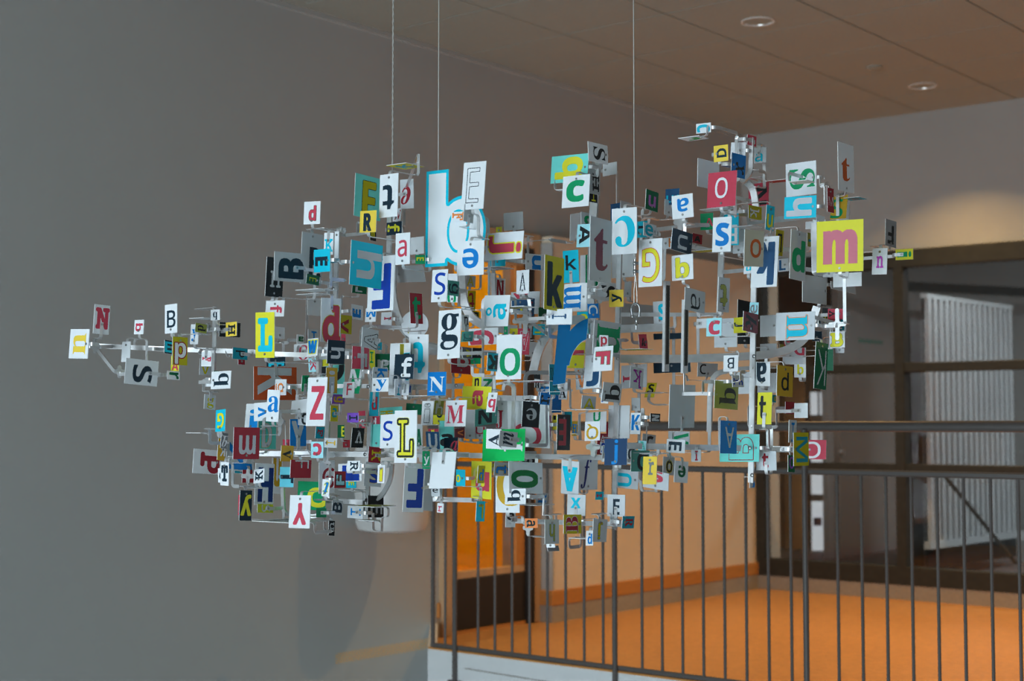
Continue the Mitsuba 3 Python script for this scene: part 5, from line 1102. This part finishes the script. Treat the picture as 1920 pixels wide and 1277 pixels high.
g = shapely.box(0, 0.02 * h, 0.42 * w, h).union(ell(1.02, 0.66, 0.92, 0.66).difference(ell(1.05, 0.74, 0.55, 0.40))).intersection(shapely.box(0, 0, w, 0.72 * h).union(shapely.box(0, 0, 0.42 * w, h)))
put('cutout_letter', sculpture, plate(g, o, a, b, n, col('dq'), -0.002, 0), 'big dark blue letter r cut from sheet')
todo.append((None, o + b * 0.8 + a * 0.2, o + b + a * 0.2, b / h, n, False, a / w))
o, a, b, n = pose('A', (752, 583, 803, 582, 752, 635), 4.6); w, h = np.linalg.norm(a), np.linalg.norm(b)
g = affinity.scale(shapely.Point(w / 2, h / 2).buffer(1, 20), w / 2, h / 2); put('round_card', sculpture, plate(g, o, a, b, n, col('wh'), -0.002, 0), 'plain white round card behind the red card with a green t')
todo.append((None, o + b * 0.9 + a * 0.5, o + b + a * 0.5, b / h, n, False, a / w))
# bent strips that carry the cards
fp = np.array(frame_pts)
todo.sort(key=lambda q: np.linalg.norm(fp - q[2], axis=1).min())
pool = list(frame_pts); pieces = []
AX = np.array([DIR['A'], DIR['B'], [0, 0, 1.0]]).T
def bends(p, q):
    """corner points of a strip that runs square to the frame from p to q: first back, then across, then up or down"""
    k = np.linalg.solve(AX, q - p); best = None
    if np.linalg.norm(q - p) > 0.24: return [q]
    for order_ in ((1, 0, 2), (1, 2, 0), (0, 1, 2), (2, 1, 0)):
        pts, at_ = [], p.copy()
        for j in order_:
            if abs(k[j]) > 0.006: at_ = at_ + AX[:, j] * k[j]; pts.append(at_.copy())
        if not pts: return [q]
        pts[-1] = q; c_ = sum(np.linalg.norm(fp - v, axis=1).min() for v in pts[:-1])
        if best is None or c_ < best[0] - 0.01: best = (c_, pts)
    return best[1]
for i, spot, mid, out, n, front, wd in todo:
    off = 0.0012 if front else -0.0030
    s0 = spot - out * (0.006 if front else 0) + n * off; s1 = mid + out * 0.011 + n * off; s2 = s1 - n * (0.026 if not front else 0.030)
    P = np.array(pool); dd = P - s2; cost = np.linalg.norm(dd, axis=1) + 1.6 * np.maximum(0, dd @ n)
    tgt = P[cost.argmin()]
    path = fillet([s0, s1, s2, *bends(s2, tgt)], 0.009, 4)
    m = strip(path, wd, 0.0095, 0.0016); L = np.linalg.norm(np.diff(path, axis=0), axis=1).sum(); pieces.append((m, L)); pool += [s2] + dense(np.array([s2, *bends(s2, tgt)]), 0.04)
rank_ = sorted(range(len(pieces)), key=lambda j: -pieces[j][1]); keep = set(rank_[:300])
for j in rank_[:300]: obj('bracket', pieces[j][0], 'aluminium', sculpture)
rest = [pieces[j][0] for j in rank_[300:]]
if rest: k = obj('short_brackets', join(rest), 'aluminium', sculpture); labels[k] = {'kind': 'stuff'}
# bolts on the frame
bolt_ply = mikit.ply(trimesh.creation.icosphere(2, 0.0055).apply_transform(np.diag([1, 1, 0.5, 1])), 'screw_steel', True)
for x, y, rank in ((1413.5, 668, 2.8), (1410, 891, 2.8), (1405.5, 840, 2.6), (690, 725, 3.6), (684, 852, 3.6), (963, 746, 3.4), (983, 746, 2.7), (625, 542, 3.7), (855, 723, 3.7), (1158, 672, 3.5), (605, 942, 3.7)):
    s = key('bolt', sculpture); scene[s] = {**bolt_ply, 'to_world': frame_to(at(x, y, depth(rank)), -NA if (-NA) @ (CAM - at(x, y, depth(rank))) > 0 else NA)}

# ------------------------------------------------------------------ suspension cables
def cable(name, label, pts, r, m='steel_wire', twist=0):
    t = thing(name, label, 'cable'); obj('wire', tube(pts, r), m, t, smooth=True); return t
def plumb(x, y, d):
    p = at(x, y, d); return [np.array([p[0], p[1], ZC + 0.01]), p]
p = plumb(822, 322, depth(3.4)); p[1] = p[1] - [0, 0, 0.22]; c1 = cable('suspension_cable', 'thin steel cable above the big white letter b', np.linspace(p[0], p[1], 8), 0.0016)
old = np.array(frame_pts); q = old[np.linalg.norm(old - p[1], axis=1).argmin()]; obj('hook', tube(fillet([p[1] + [0, 0, 0.01], p[1] + [0, 0, -0.03], q], 0.02), 0.002), 'zinc', c1)
p = plumb(736, 311, depth(6.4)); h = np.linspace(0, 1, 160); c2 = thing('suspension_cable', 'braided cable furthest left, behind the white card with the upside down t', 'cable')
for ph in (0, math.pi): obj('strand', tube(np.array([p[0] + (p[1] - p[0]) * t + RIGHT * 0.0014 * math.cos(t * 190 + ph) + FP * 0.0014 * math.sin(t * 190 + ph) for t in h]), 0.0017, 5), 'grey_panel', c2, smooth=True)
old = np.array(frame_pts); q = old[np.linalg.norm(old - p[1], axis=1).argmin()]; obj('hook', tube(fillet([p[1], p[1] + [0, 0, -0.05], q], 0.02), 0.002), 'zinc', c2)
d = depth(3.2); p = plumb(1190, 482, d); c3 = cable('suspension_cable', 'thin steel cable right of the middle, ending in clips and a shackle', np.linspace(p[0], p[1], 8), 0.0016)
for y in (494, 509):
    obj('clip', trimesh.creation.icosphere(2, 0.006).apply_transform(np.diag([1, 1, 1.15, 1])).apply_translation(at(1190.5, y, d)), 'zinc', c3, smooth=True)
    obj('clip_nut', cyl(at(1194.5, y, d), at(1198, y, d), 0.0045, 6), 'zinc', c3)
obj('clip_body', tube([at(1190.5, 486, d), at(1190.5, 516, d)], 0.0035), 'zinc', c3); obj('loop', join([tube(np.array([at(1191.0, 516, d), at(1189, 545, d), at(1189, 568, d), at(1191.5, 573, d)]), 0.0014), tube(np.array([at(1191.5, 516, d), at(1194, 545, d), at(1194.5, 566, d), at(1191.5, 573, d)]), 0.0014)]), 'steel_wire', c3)
an = np.linspace(-0.25, math.pi + 0.25, 20); ctr = at(1191.5, 580, d); s = d / F
bow = [ctr + RIGHT * 8 * s * math.cos(t) + np.array([0, 0, 1]) * 11 * s * math.sin(t) for t in an]; lo = [at(1198.5, 594, d), at(1186, 594, d)]
obj('shackle', join([tube(np.array([lo[0]] + bow + [lo[1]]), 0.0034, 10), cyl(lo[1] - RIGHT * 0.006, lo[0] + RIGHT * 0.006, 0.0032), trimesh.creation.icosphere(2, 0.0055).apply_translation(lo[1])]), 'zinc', c3, smooth=40)
an = np.linspace(0, 2 * math.pi, 24); ctr = at(1193, 602, d); obj('eye_bolt', join([tube(np.array([ctr + FP * 0.008 * math.cos(t) + np.array([0, 0, 1]) * 0.010 * math.sin(t) for t in an]), 0.0032), tube(np.array([at(1193, 608, d), at(1193, 618, d)]), 0.003)]), 'zinc', c3)
